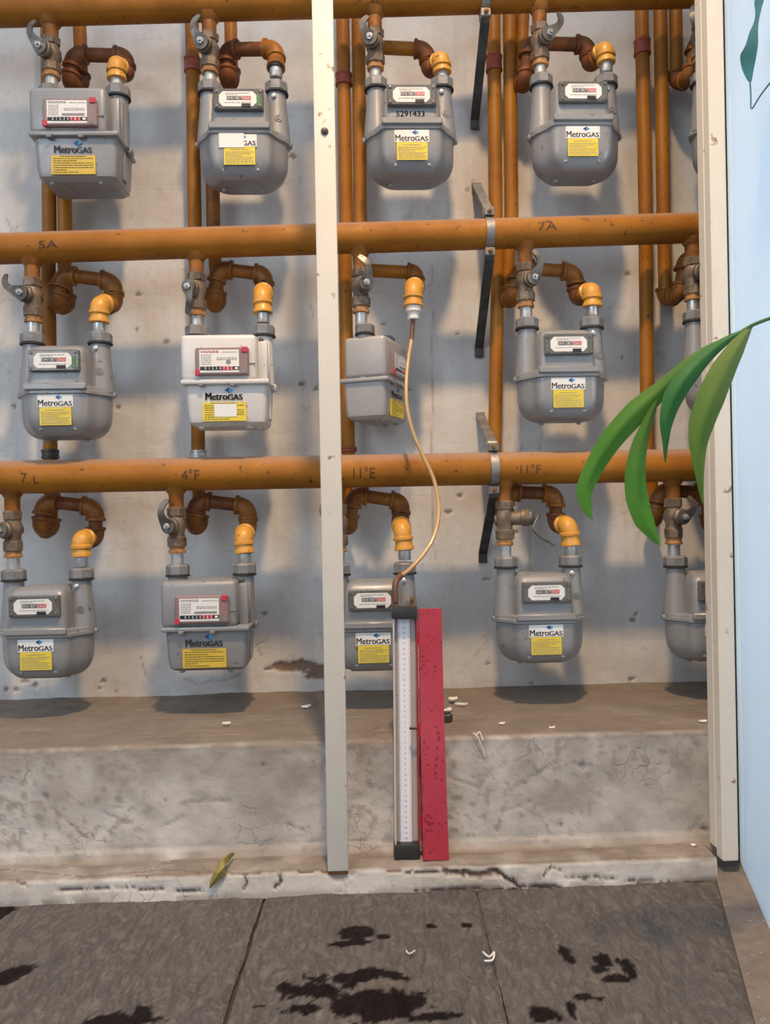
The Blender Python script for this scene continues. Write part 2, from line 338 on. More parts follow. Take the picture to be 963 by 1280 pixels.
for (cx, cy) in [(173, 368), (171, 412), (207, 427), (148, 509), (18, 508), (598, 228), (585, 237), (592, 240), (645, 665), (572, 417), (610, 829), (608, 724), (665, 855), (790, 849),
                 (796, 768), (792, 775), (785, 342), (778, 447), (377, 480), (396, 486), (330, 767), (128, 852), (145, 864), (8, 862), (20, 862), (32, 851), (43, 857), (124, 860), (720, 512), (575, 620), (560, 640), (455, 395), (480, 405), (365, 195)]:
    chip = np.maximum(chip, blob(cx, cy, random.uniform(2.5, 5), random.uniform(1.5, 3.2), .7)*.8)
for ln in [[(8, 276), (14, 288), (17, 296)], [(22, 282), (17, 290)], [(232, 849), (250, 856), (265, 850), (280, 852), (300, 843)], [(328, 822), (320, 806), (334, 800)], [(175, 822), (180, 838), (183, 846)], [(388, 380), (392, 398)],
           [(540, 330), (541, 420), (540, 560), (543, 700)], [(663, 655), (664, 720)], [(650, 520), (652, 565)], [(678, 520), (676, 565)]]:
    d = polydist(X+(n1-.5)*.006, Z+(n3-.5)*.006, [wpt(*p) for p in ln]); chip = np.maximum(chip, np.clip(1-d/.0028, 0, 1)*.55)
low = np.clip((.30-Z)/.09, 0, 1); stain = np.clip(low*(fbm(X*14, Z*20, 21)*1.9-.55), 0, .85)
stain = np.maximum(stain, np.clip((fbm(X*3.5, Z*3, 31)-.60)*3, 0, .35)); stain = np.maximum(stain, np.clip((n3-.68)*6, 0, .5)*np.clip((fbm(X*5, Z*5, 41)-.45)*5, 0, 1))
YY = YW+chip*.004+(n2-.5)*.006+(n1-.5)*.0015
grid_obj('wall_back', X, YY, Z, {'chip': chip, 'stain': stain}, M['wall'])

mb = MB(); mb.box((1.03, 1.50, 1.3), (.04, .44, 2.6)); o = mb.build('light_block_right', M['wall']); o['kind'] = 'structure'  # unseen wall added to keep the outside daylight from leaking in
mb = MB(); mb.box((.860, 1.325, 1.3), (.30, .04, 2.6)); o = mb.build('light_block_front', M['wall']); o['kind'] = 'structure'  # unseen return behind the door, added to block the same light
def extrude_profile(name, prof, x0, x1, nx, marks, rough=1.0, end_cap=True):
    # prof: list of (Y, z, dust); marks(x, s) -> chip, stain
    pr = []
    for (a, b) in zip(prof[:-1], prof[1:]):
        L = math.hypot(a[0]-b[0], a[1]-b[1]); k = max(1, int(L/.004))
        for i in range(k): t = i/k; pr.append([a[j]*(1-t)+b[j]*t for j in range(3)])
    pr.append(list(prof[-1])); pr = np.array(pr); s = np.concatenate([[0], np.cumsum(np.hypot(*np.diff(pr[:, :2], axis=0).T))])
    xs = np.linspace(x0, x1, nx); XX, SS = np.meshgrid(xs, s); Y0 = np.repeat(pr[:, :1], nx, 1); Z0 = np.repeat(pr[:, 1:2], nx, 1); D = np.repeat(pr[:, 2:3], nx, 1)
    a = fbm(XX*25, SS*25, 51); b = fbm(XX*7, SS*7, 61); c = fbm(XX*90, SS*90, 71)
    chip, stain = marks(XX, Y0, Z0, a, c)
    tY = np.gradient(pr[:, 0]); tZ = np.gradient(pr[:, 1]); L = np.hypot(tY, tZ)+1e-9; nY = (tZ/L)[:, None]; nZ = (-tY/L)[:, None]
    corner = np.clip(np.abs(np.gradient(np.arctan2(tZ, tY)))*2, 0, 1)[:, None]
    off = ((a-.5)*.0035+(b-.5)*.006+(c-.5)*.0012)*rough-chip*.005-corner*np.clip((a-.5)*.02, 0, .006)
    off *= 1
    D = np.clip(D+(a-.5)*.8*((D > .02) & (D < .98))+(corner*(a-.3)*.8), 0, 1)
    return grid_obj(name, XX, Y0+nY*off, Z0+nZ*off, {'chip': np.clip(chip, 0, 1), 'stain': np.clip(stain, 0, 1), 'dust': D}, M['plaster'])
def marks_ledge(X, Y, Z, a, c):
    face = (Z < ZL-.004); stain = np.where(face, np.clip((fbm(X*6, Z*9, 81)-.50)*2.2, 0, .5)+np.clip((Z-.205)/.018, 0, 1)*np.clip((a-.36)*3.5, 0, .95)+np.clip((.075-Z)/.04, 0, 1)*.35, 0)
    chip = np.zeros_like(X)
    for ln in [[(68, 1010), (95, 1035), (115, 1050), (122, 1030)], [(55, 990), (62, 1000)], [(200, 1035), (230, 1020)], [(130, 1015), (160, 1028)], [(225, 1005), (262, 1000), (290, 1002)], [(620, 1035), (628, 1012), (650, 1008)], [(640, 985), (700, 950)],
               [(735, 1020), (738, 1005)], [(860, 1040), (876, 1020)], [(560, 970), (600, 985), (615, 960)]]:
        q = [(P(x, y, YL).x, P(x, y, YL).z) for x, y in ln]; d = polydist(X+(a-.5)*.01, Z+(c-.5)*.008, q); chip = np.maximum(chip, np.clip(1-d/.003, 0, 1)*.5*face)
    for (x, y, r) in [(58, 994, 3.5), (330, 955, 3), (728, 957, 5), (205, 1000, 2), (350, 1020, 2.5), (362, 1030, 3), (590, 970, 3), (660, 1000, 3), (700, 1030, 3), (880, 1035, 4), (110, 935, 3), (90, 1030, 2)]:
        q = P(x, y, YL); d = np.hypot(X-q.x, Z-q.z)/(r*YL/FPX)+(a-.5)*1.6; chip = np.maximum(chip, np.clip((1-d)*3, 0, .6)*face)
    stain = np.maximum(stain, np.clip((c-.58)*6, 0, .6)*face*np.clip((fbm(X*4, Z*4, 91)-.38)*6, 0, 1))
    return chip*.8, stain
extrude_profile('trim_1', [(1.712, ZL, 1), (YL+.006, ZL, 1), (YL, ZL-.005, .6), (YL-.004, .052, 0), (YL-.010, ZK+.004, .5), (YL-.022, ZK-.002, 1), (YL-.022, -.01, 1)], -1.9, 1.9, 760, marks_ledge)
kx = F(912, 1116).x
def marks_kerb(X, Y, Z, a, c):
    chip = np.zeros_like(X); u = np.where(Y > YK+.003, Z+(Y-YK), Z)    # unrolled height
    def q(x, y): p = P(x, y, YK) if y > 1087 else F(x, y, ZK); return (p.x, p.z if y > 1087 else ZK+(p.y-YK))
    for ln, wd in [([(555, 1088), (575, 1090), (600, 1087), (622, 1090), (634, 1098), (645, 1108), (655, 1106)], .0055), ([(640, 1100), (650, 1112)], .004), ([(480, 1089), (520, 1087), (548, 1090)], .003), ([(660, 1107), (700, 1109)], .003),
                   ([(306, 1095), (310, 1105), (307, 1112)], .0022), ([(348, 1094), (352, 1100), (346, 1108)], .003), ([(168, 1091), (184, 1089), (180, 1097)], .0022), ([(300, 1088), (345, 1092), (400, 1086), (440, 1087)], .003), ([(0, 1086), (100, 1088), (200, 1087), (300, 1089)], .0026), ([(700, 1086), (800, 1086), (905, 1086)], .0020), ([(20, 1098), (34, 1108)], .0024), ([(520, 1112), (600, 1110), (680, 1113)], .0024), ([(70, 1112), (160, 1110), (250, 1113)], .0022), ([(684, 1087), (691, 1080), (704, 1083)], .0018)]:
        d = polydist(X+(a-.5)*.012, u+(c-.5)*.009, [q(*p) for p in ln]); chip = np.maximum(chip, np.clip((wd*(.4+a)-d)/.0015, 0, 1))
    for (x, y, rx, ry) in [(805, 1103, 12, 4), (415, 1090, 14, 5), (440, 1089, 6, 4), (424, 1096, 10, 5)]:
        p = q(x, y); d = np.hypot((X-p[0])/(rx*.0013), (u-p[1])/(ry*.0013))+(a-.5)*1.4; chip = np.maximum(chip, np.clip((1-d)*3, 0, .55))
    stain = np.clip((fbm(X*9, u*15, 13)-.5)*2.4, 0, .6)+np.clip((.010-Z)/.008, 0, 1)*.5*(a > .4)
    return chip, stain
kerb = extrude_profile('trim_2', [(YL-.015, ZK, .95), (YK+.004, ZK, .85), (YK, ZK-.004, .2), (YK-.004, -.004, 0)], -1.9, kx, 900, marks_kerb, 1.0)
mb = MB(); mb.rings([[(kx, YL-.015, -.004), (kx, YL-.015, ZK), (kx, YK+.003, ZK), (kx, YK, ZK-.003), (kx, YK-.003, -.004)], [(kx+.003, YL-.015, -.004), (kx+.003, YL-.015, ZK-.003), (kx+.003, YK+.004, ZK-.003), (kx+.003, YK+.002, ZK-.006), (kx+.003, YK-.001, -.004)]])
o = mb.build('kerb_end', M['plaster'], kerb)

# floor: mortar bed plus slate tiles, each its own object
mb = MB(); mb.box((0, .2, -.02), (4.4, 3.0, .022)); fl = mb.build('floor', M['grout']); fl['kind'] = 'structure'
tdir = (F(328, 1155)-F(292, 1274)).normalized()         # direction of the joints running away from the lens
A0 = F(332, 1116); B0 = F(600, 1123)
pitch = (B0-A0).x; tdx = tdir.x/tdir.y
wets = [(446, 1166, 26, 10, 0), (440, 1180, 30, 5, 0), (478, 1172, 12, 4, 0), (400, 1240, 62, 12, .35), (450, 1222, 70, 9, .35), (470, 1255, 75, 22, .25), (545, 1272, 38, 8, .2), (380, 1262, 40, 8, .5), (150, 1276, 46, 12, 0), (172, 1268, 16, 12, 0), (24, 1212, 21, 9, 0), (6, 1222, 18, 10, 0), (0, 1140, 14, 20, 0),
        (539, 1158, 9, 3, 0), (585, 1156, 9, 3.5, 0), (708, 1196, 9, 13, 0), (755, 1200, 13, 10, 0), (752, 1212, 12, 6, 0), (770, 1224, 18, 6, 0), (788, 1211, 8, 13, 0), (773, 1201, 4, 6, 0), (678, 1268, 19, 11, 0), (715, 1262, 6, 12, .2), (728, 1247, 12, 5, .2), (748, 1249, 12, 3, .3), (356, 1236, 14, 8, .3), (700, 1052, 1, 1, 0), (322, 1258, 10, 2.5, 0)]
WETW = []
for (x, y, rx, ry, sp) in wets:
    c0 = F(x, y); cx_ = F(x+rx, y); cy_ = F(x, y-ry); WETW.append((c0.x, c0.y, abs(cx_.x-c0.x), abs(cy_.y-c0.y), sp))
jy = [1.262, .898, .56, .18, -.25]
JX = [-7.2, -5.4, -3.6, -1.8, 0, 1, 2.8, 4.6, 6.4]
fi = 0
for r in range(4):
    off = 0 if r == 0 else pitch*.5
    for c in range(len(JX)-1):
        y1, y0 = jy[r]-.0025, jy[r+1]+.0025
        def lx(cc, y): return A0.x+JX[cc]*pitch+(y-A0.y)*tdx+off
        if lx(c, y1) > 1.2 or lx(c+1, y1) < -1.6: continue
        res = .004 if r == 0 and 2 <= c <= 6 else .012; tw = (JX[c+1]-JX[c])*pitch
        nx = int(tw/res); ny = int((y1-y0)/res)
        u = np.linspace(0, 1, nx); v = np.linspace(0, 1, ny); U, V = np.meshgrid(u, v); Yv = y0+(y1-y0)*V
        L = lx(c, Yv)+(.0003 if c == 5 else .0024)+(fbm(Yv*40, Yv*0+c, 5)-.5)*.004; Rr = lx(c+1, Yv)-(.0003 if c == 4 else .0024)+(fbm(Yv*40, Yv*0+c+9, 5)-.5)*.004; Xv = L+(Rr-L)*U
        # keep stone out of the wedge under the glass door
        zb = (fbm(Xv*14, Yv*9, 7)-.5)*.006+(fbm(Xv*45+fbm(Xv*9, Yv*9, 4)*6, Yv*30, 8)-.5)*.0030
        edge = np.minimum.reduce([U*tw, (1-U)*tw, V*(y1-y0), (1-V)*(y1-y0)]); zb = zb-np.clip(1-edge/.004, 0, 1)*.003
        wn = fbm(Xv*60, Yv*45, 15)-.5; wf = fbm(Xv*170, Yv*130, 16)-.5; wet = np.zeros_like(Xv)
        for (wx, wy, rx, ry, sp) in WETW:
            d = np.hypot((Xv-wx)/rx, (Yv-wy)/ry)+wn*1.1+wf*.5+sp*(fbm(Xv*110, Yv*80, 18)-.35)*3
            wet = np.maximum(wet, np.clip((1-d)/.12, 0, 1))
        top = grid_obj('paving_tile', Xv, Yv, zb, {'wet': wet}, M['slate'], fl, None)
# cement strip beside the stone, and the glass door leaf
p1, p2 = F(926, 1081), F(963, 1168); dd = (p2-p1); dd.z = 0; dd.normalize()      # door runs towards the lens
nd = Vector((dd.y, -dd.x, 0));  nd = nd if nd.x > 0 else -nd                      # outwards (right)
s1, s2 = F(913, 1117), F(957, 1283); sd = (s2-s1).normalized()
mb = MB(); a = [s1+Vector((0, .05, 0)), s2+sd*.9, p2+dd*.9+nd*.12, p1+nd*.12+Vector((0, .06, 0)), Vector((kx+.003, YL-.015, 0))]
mb.rings([[(q.x, q.y, -.006) for q in a], [(q.x, q.y, .006) for q in a]]); t3 = mb.build('trim_3', M['strip_cement']); t3['kind'] = 'structure'
dr = bpy.data.objects.new('door_1', None); COL.objects.link(dr); dr.location = p1; dr['kind'] = 'structure'
def dslab(name, s0, s1_, z0, z1, o0, o1, mat, bev=0):
    mb = MB(); q = [p1+dd*s0+nd*o0-p1, p1+dd*s1_+nd*o0-p1, p1+dd*s1_+nd*o1-p1, p1+dd*s0+nd*o1-p1]
    mb.rings([[(v.x, v.y, z0) for v in q], [(v.x, v.y, z1) for v in q]]); return mb.build(name, mat, dr)
dslab('gasket', -.0075, -.0005, .0, 2.05, -.002, .03, M['gasket'])
dslab('frosted_pane', .0405, .88, .006, 2.05, 0, .004, M['pane_blue'])
dslab('reflection_band', 0.0, .040, .006, 2.05, -.0004, .005, M['pane_pale'])  # paler strip puts a reflection seen in the glass into its colour
dslab('bottom_seal', 0, .88, .0, .0058, -.001, .006, M['gasket'])

# posts
def post(cx, yf, wd, dp, z0, z1, name, bev=.0025):
    mb = MB(); mb.box((0, 0, (z1-z0)/2), (wd, dp, z1-z0), bev); return mb
pb = P(423, 1088, YK+.004)
tl = P(390, 0, YK); tr = P(417, 0, YK); pxc = (tl.x+tr.x)/2; pw = tr.x-tl.x
bl = P(410, 1085, YK); brr = P(435, 1085, YK); pxc = (pxc+(bl.x+brr.x)/2)/2
po = empty('steel_post', (pxc, YK+.009, ZK-.007), 'cream painted square steel post in front of the pipes, single bolt high up', 'post')
hh = 1.9; pw = .034; mb = MB(); mb.box((0, 0, hh/2+.006), (pw, .024, hh), .002, seg=2)
mb.build('tube_shell', M['post_cream'], po)
mb = MB(); mb.box((0, 0, .003), (.030, .020, .006), .001); mb.build('rusty_foot', M['brass'], po)
bz = P(406, 160, YK).z-ZK
mb = MB(); mb.lathe((0, -.012, bz), (0, -1, 0), [(0, .0062), (.0012, .0062), (.0016, .0042), (.003, .004), (.0042, .0022)], 14); mb.build('bolt', M['steel_bar'], po)
# right frame: front tube and inner stop
q0 = P(884, 0, YK+.006); q1 = P(905.5, 0, YK+.006); q2 = P(903, 1070, YK+.006); q3 = P(922, 1070, YK+.006)
fx0 = (q0.x+q2.x)/2; fx1 = (q1.x+q3.x)/2; fw = fx1-fx0
fr = empty('door_frame_upright', ((fx0+fx1)/2, YK+.004, ZK-.010), 'cream painted frame upright on the kerb beside the pale glass door', 'frame')
mb = MB(); mb.box((0, .012, .95), (fw, .024, 1.9), .0022); mb.build('front_tube', M['post_cream'], fr)
mb = MB(); mb.box((-fw/2+.006, .036, .95), (.012, .024, 1.876), .0015); mb.build('inner_stop', M['post_cream'], fr)

# ================================================================== PIPES
YM, YR, YG = 1.55, 1.64, 1.60                 # supply plane, riser plane, gooseneck plane
def straight(mb, a, b, r, n=24):
    a = Vector(a); b = Vector(b); L = (b-a).length; d = (b-a)/L; k = max(2, int(L/.02)); mb.tube([a+d*L*i/k for i in range(k+1)], r, n)
rowname = ['top', 'middle', 'bottom']
mains = [((0, 14), (870, -10), .0285), ((0, 311), (880, 284.5), .0295), ((0, 597), (890, 581), .0325)]
mobj = []
for i, (a, b, r) in enumerate(mains):
    A = P(*a, YM); B = P(*b, YM); d = (B-A).normalized(); s = A-d*.28; e = B+d*.55
    t = empty('supply_pipe', s, f'thick mustard horizontal gas supply pipe, the {rowname[i]} one of three', 'pipe', 'horizontal supply pipes')
    mb = MB(); straight(mb, (0, 0, 0), e-s, r, 36); o = mb.build('pipe_run', M['main_paint'], t)
    mobj.append((s, d, r, t))
def main_at(i, X):
    s, d, r, t = mobj[i]; k = (X-s.x)/d.x; return s+d*k
def curved_text(i, txt, px, py, size, width=None, mat='pipe_ink', hand=True):
    s, d, r, t = mobj[i]; c = P(px, py, YM-r); ax = main_at(i, c.x); mb = MB(); vs, fs, a, b = text_geo(txt, size); k = 1 if width is None else width/(b-a)
    bt_ = bmesh.new(); bv = [bt_.verts.new(v) for v in vs]
    for f in fs:
        try: bt_.faces.new([bv[q] for q in f])
        except ValueError: pass
    bmesh.ops.triangulate(bt_, faces=bt_.faces[:])
    for _ in range(4):
        le = [e for e in bt_.edges if e.calc_length() > .003]
        if le: bmesh.ops.subdivide_edges(bt_, edges=le, cuts=1); bmesh.ops.triangulate(bt_, faces=bt_.faces[:])
    bt_.verts.index_update(); vs = [v.co.copy() for v in bt_.verts]; fs = [tuple(v.index for v in f.verts) for f in bt_.faces]; bt_.free()
    out = []
    for v in vs:
        dx = (v.x-a)*k; h = v.y; m = main_at(i, c.x+dx); base = (c.z-ax.z)+h+dx*d.z*0; ang = math.asin(max(-.98, min(.98, base/r)))
        out.append(Vector((c.x+dx, m.y-(r+.0007)*math.cos(ang), m.z+(r+.0007)*math.sin(ang)))-s)
    # double strokes are skipped: thin marker
    mb.add(out, fs); return mb.build('handwriting', M[mat], t, smooth=False)
curved_text(2, '7', 26, 603, .026); curved_text(2, 'L', 42, 604, .022)
curved_text(2, '4°F', 227, 600, .028, .034); curved_text(2, '11°E', 442, 598, .030, .042); curved_text(2, '11°F', 651, 592, .024, .040)
curved_text(1, '5A', 48, 310, .020, .036); curved_text(1, '7A', 673, 288, .024, .038)

def fitting_path(nodes, parent, mats, re=.0172, rp=.0134, org=Vector((0, 0, 0)), collars=True, last=None):
    """straight pipes and elbows along nodes; mats[i] = material of elbow i"""
    pts = [Vector(p)-org for p in nodes]; n = len(pts); ts = []
    for i in range(n):
        if i in (0, n-1): ts.append(0); continue
        ts.append(min(.025, .49*(pts[i]-pts[i-1]).length, .49*(pts[i+1]-pts[i]).length))
    pm = last or 'brown_pipe'
    for i in range(n-1):
        d = (pts[i+1]-pts[i]); L = d.length; d = d/L; a = pts[i]+d*ts[i]; b = pts[i+1]-d*ts[i+1]
        if (b-a).length > .006:
            mb = MB()
            if i == 0: mb.lathe(a, d, [(0, re*.90), (.001, re+.0016), (.007, re+.0014), (.010, re*.97), ((b-a).length+.003, re*.97)], 18); mb.build('elbow_socket', M[mats[0]], parent)
            else: straight(mb, a-d*.003, b+d*.003, rp, 16); mb.build('pipe_section', M[pm if i < n-2 else 'riser_paint'], parent)
    for i in range(1, n-1):
        d1 = (pts[i]-pts[i-1]).normalized(); d2 = (pts[i+1]-pts[i]).normalized(); t = ts[i]; a = pts[i]-d1*t; b = pts[i]+d2*t; path = []
        for k in range(9):
            u = k/8; path.append(a*(1-u)**2+pts[i]*2*u*(1-u)+b*u*u)
        mb = MB(); mb.tube(path, [re*.97+.001*math.sin(math.pi*k/8) for k in range(9)], 18)
        if collars:
            mb.lathe(a-d1*.003, d1, [(0, re*.95), (.001, re+.0022), (.006, re+.0022), (.008, re*.97)], 18)
            mb.lathe(b+d2*.003, -d2, [(0, re*.95), (.001, re+.0022), (.006, re+.0022), (.008, re*.97)], 18)
        mb.build('elbow', M[mats[min(i-1, len(mats)-1)]], parent)

# outlets: (key, description, nodes from meter outlet back to the riser)
Y0 = YM
F1, FB, EY = 'fitting_paint', 'brown_pipe', 'elbow_yellow'
outlets = {
 'r1c1': ([(146, 100, Y0), (145, 78, Y0), (158, 96, YG), (158, 70, YG), (92, 68, YG), (87, 106, YG), (102, 108, YR), (99, 12, YR)], [EY, FB, FB, FB, FB, FB]),
 'r1c2': ([(345, 86, Y0), (346, 61, 1.565), (282, 62, YG), (284, 100, YG), (290, 102, YR), (288, 12, YR)], [F1, FB, FB, FB]),
 'r1c3': ([(553, 92, Y0), (552, 73, Y0), (537, 92, YG), (534, 62, YG), (470, 59, YG)], [EY, FB, FB]),
 'r1c4': ([(758, 80, Y0), (757, 60, Y0), (737, 84, YG), (735, 56, YG), (661, 54, YG), (657, 104, YG), (651, 104, YR), (655, 0, YR)], [EY, FB, FB, FB, FB, FB]),
 'r1c5': ([(957, 84, Y0), (956, 60, Y0), (940, 80, YG), (938, 52, YG), (870, 50, YG), (863, 98, YG), (846, 104, YR), (845, -6, YR)], [EY, FB, FB, F1, F1, FB]),
 'r2c1': ([(124, 404, Y0), (124, 379, Y0), (143, 383, YG), (143, 352, YG), (78, 343, YG), (70, 379, YG), (84, 383, YR), (80, 316, YR)], [EY, F1, F1, F1, F1, F1]),
 'r2c2': ([(329, 392, Y0), (328, 366, 1.553), (331, 366, YG), (331, 343, YG), (274, 336, YG), (265, 377, YG), (273, 380, YR), (268, 312, YR)], [EY, F1, F1, F1, F1, F1]),
 'r2c3': ([(517, 384, Y0), (517, 360, 1.553), (520, 358, YG), (519, 341, YG), (462, 338, YG)], [EY, F1, F1]),
 'r2c4': ([(741, 384, Y0), (741, 361, Y0), (722, 376, YG), (719, 340, YG), (650, 335, YG), (641, 372, YG), (634, 374, YR), (637, 296, YR)], [EY, FB, F1, F1, F1, F1]),
 'r2c5': ([(950, 378, Y0), (949, 352, Y0), (932, 366, YG), (930, 326, YG), (857, 322, YG), (850, 368, YG), (832, 374, YR), (830, 290, YR)], [EY, F1, F1, F1, F1, F1]),
 'r3c1': ([(102, 696, Y0), (101, 672, Y0), (119, 676, YG), (120, 634, YG), (55, 626, YG), (51, 660, YG), (64, 662, YR), (63, 600, YR)], [EY, FB, F1, F1, F1, F1]),
 'r3c2': ([(306, 692, Y0), (304, 668, 1.553), (310, 664, YG), (311, 633, YG), (247, 625, YG), (241, 655, YG), (250, 658, YR), (248, 598, YR)], [EY, F1, F1, FB, F1, F1]),
 'r3c3': ([(506, 688, Y0), (503, 660, 1.553), (500, 654, YG), (503, 627, YG), (443, 618, YG), (436, 655, YG), (434, 658, YR), (433, 590, YR)], [EY, FB, F1, F1, F1, F1]),
 'r3c4': ([(714, 682, Y0), (711, 654, Y0), (695, 658, YG), (695, 617, YG), (634, 615, YG), (630, 648, YG), (628, 650, YR), (628, 590, YR)], [EY, FB, F1, F1, F1, F1]),
 'r3c5': ([(926, 682, Y0), (924, 662, Y0), (886, 660, YG), (886, 616, YG), (826, 613, YG), (818, 646, YG), (815, 648, YR), (814, 580, YR)], [EY, FB, FB, F1, F1, F1]),
}
mdesc = {   # how each meter is told apart
 'r1c1': 'boxy grey gas meter with red-cornered dial at left of top row',
 'r1c2': 'rounded grey gas meter in top row, blank white paper stuck over its sticker',
 'r1c3': 'rounded grey gas meter in top row with blue handwritten number under its dial',
 'r1c4': 'rounded grey gas meter in top row, right of the steel brackets, nothing written on it',
 'r1c5': 'rounded grey gas meter almost hidden behind frame upright in top row',
 'r2c1': 'rounded grey gas meter at left of middle row with green counter wheel',
 'r2c2': 'boxy white gas meter with mauve dial, the only white one',
 'r2c3': 'boxy pale gas meter turned sideways beside the cream post',
 'r2c4': 'rounded grey gas meter in middle row between steel brackets and palm leaves',
 'r2c5': 'rounded grey gas meter half hidden behind palm leaves in middle row',
 'r3c1': 'rounded grey gas meter at left end of bottom row above the ledge',
 'r3c2': 'boxy grey gas meter with red-cornered dial in bottom row above the ledge',
 'r3c3': 'rounded grey gas meter in bottom row half hidden by post and red manometer',
 'r3c4': 'rounded grey gas meter in bottom row under the valve with bent wire lever',
 'r3c5': 'rounded grey gas meter cut off by the frame upright in bottom row',
}
place = {
 'r1c1': 'boxy grey meter of top row', 'r1c2': 'top row meter with paper patch', 'r1c3': 'top row meter with blue handwriting', 'r1c4': 'top row meter right of steel brackets', 'r1c5': 'almost hidden top row meter',
 'r2c1': 'leftmost meter of middle row', 'r2c2': 'white meter', 'r2c3': 'meter turned sideways', 'r2c4': 'middle row meter left of palm leaves', 'r2c5': 'meter behind palm leaves',
 'r3c1': 'leftmost meter of bottom row', 'r3c2': 'boxy grey meter of bottom row', 'r3c3': 'meter behind the red manometer', 'r3c4': 'bottom row meter under bent wire lever', 'r3c5': 'bottom row meter at frame upright'}
for k, (nodes, mats) in outlets.items():
    pts = [P(*n) for n in nodes]
    lab = f'bent outlet pipe with yellow elbow over the {place[k]}'
    if k == 'r1c2': lab = 'bent brown outlet pipe with orange elbow over the top row meter with paper patch'
    if k == 'r2c3': lab = 'short bent orange pipe ending in a white plug with thin hose'
    if k in ('r1c5', 'r2c5'): lab = f'orange U-shaped pipe bend at the {place[k]}'
    t = empty('outlet_pipe', pts[0], lab, 'pipe', 'bent outlet pipes over the meters')
    fitting_path(pts, t, mats, org=pts[0], re=.0178 if k[1] != '1' else .0170, last='brown_pipe' if k in ('r1c1', 'r1c2', 'r1c3', 'r1c4', 'r3c1', 'r3c2', 'r3c4', 'r3c5') else 'fitting_paint')
    if k != 'r2c3':
        mb = MB(); d = (pts[1]-pts[0]).normalized()
        mb.lathe((0, 0, -.019), (0, 0, 1), [(0, .0115), (.002, .0125), (.015, .0125), (.022, .012)], 18); mb.build('galvanised_nipple', M['galv'], t)
        mb = MB(); mb.lathe((0, 0, .0005), (0, 0, 1), [(0, .0150), (.003, .0155), (.0045, .0148)], 18); mb.build('thread_seal', M['rubber'], t)
    else:
        mb = MB(); mb.lathe((0, 0, .003), (0, 0, -1), [(0, .0155), (.012, .0155), (.014, .0115), (.026, .011), (.0275, .009)], 20); o = mb.build('plug', M['plug_white'], t); o['label'] = 'white plastic plug'
        mb = MB(); mb.lathe((0, 0, -.018), (0, 0, -1), [(0, .0122), (.006, .0122)], 6); mb.build('hex_collar', M['dial_white'], t)

# vertical risers
def riser(x0, y0, x1, y1, label, coup=(), cap=None, r=.0142, Yr=YR, mat='riser_paint'):
    a = P(x0, y0, Yr); b = P(x1, y1, Yr); xm = (a.x+b.x)/2; t = empty('riser_pipe', (xm, Yr, b.z), label, 'pipe', 'thin vertical riser pipes')
    mb = MB(); straight(mb, (0, 0, 0), (a.x-b.x, 0, a.z-b.z), r, 20); mb.build('pipe_run', M[mat], t)
    for (cy, m, h) in coup:
        z = P(x0, cy, Yr).z-b.z; mb = MB(); mb.lathe(((a.x-b.x)*z/(a.z-b.z), 0, z-h/2), (0, 0, 1), [(0, r+.0005), (.0012, r+.0036), (.005, r+.0036), (.006, r+.0026), (h-.006, r+.0026), (h-.005, r+.0036), (h-.0012, r+.0036), (h, r+.0005)], 20)
        mb.build('coupling', M[m], t)
    return t
riser(57, -60, 60, 292, 'leftmost orange riser pipe behind the boxy grey meter of the top row')
riser(78, 120, 82, 300, 'orange riser pipe hugging the right of the leftmost riser')
riser(59, 300, 62, 598, 'orange riser behind the leftmost middle meter, ending in dark coupling', [(568, 'steel_bar', .020)])
riser(238, -60, 243, 292, 'orange riser pipe left of the paper-patched meter, with red coupling', [(82, 'red_coupling', .030)])
riser(264, 112, 267, 300, 'brown orange riser pipe behind the paper-patched meter', mat='fitting_paint')
riser(244, 300, 247, 590, 'orange riser pipe behind the white meter ending at a grey coupling', [(568, 'galv', .018)])
riser(427, -60, 433, 292, 'orange riser pipe right against the cream post in the top row', [(100, 'red_coupling', .026)])
riser(446, -60, 449, 292, 'orange riser pipe left of the meter with blue handwriting')
riser(431, 300, 436, 590, 'orange riser pipe behind the meter turned sideways', [(562, 'red_coupling', .012)])
riser(615, -60, 619, 292, 'orange riser beside the top steel bracket, left one of the pair', [(80, 'red_coupling', .034)])
riser(635, -60, 638, 292, 'orange riser beside the top steel bracket, right one of the pair')
riser(618, 300, 613, 590, 'orange riser pipe running beside the middle steel bracket')
riser(801, -60, 808, 290, 'orange riser right of top row meters, left one with red coupling', [(60, 'red_coupling', .032)])
riser(824, -60, 830, 290, 'orange riser right of top row meters, plain one of the pair')
riser(806, 296, 809, 580, 'orange riser pipe behind the palm leaves')

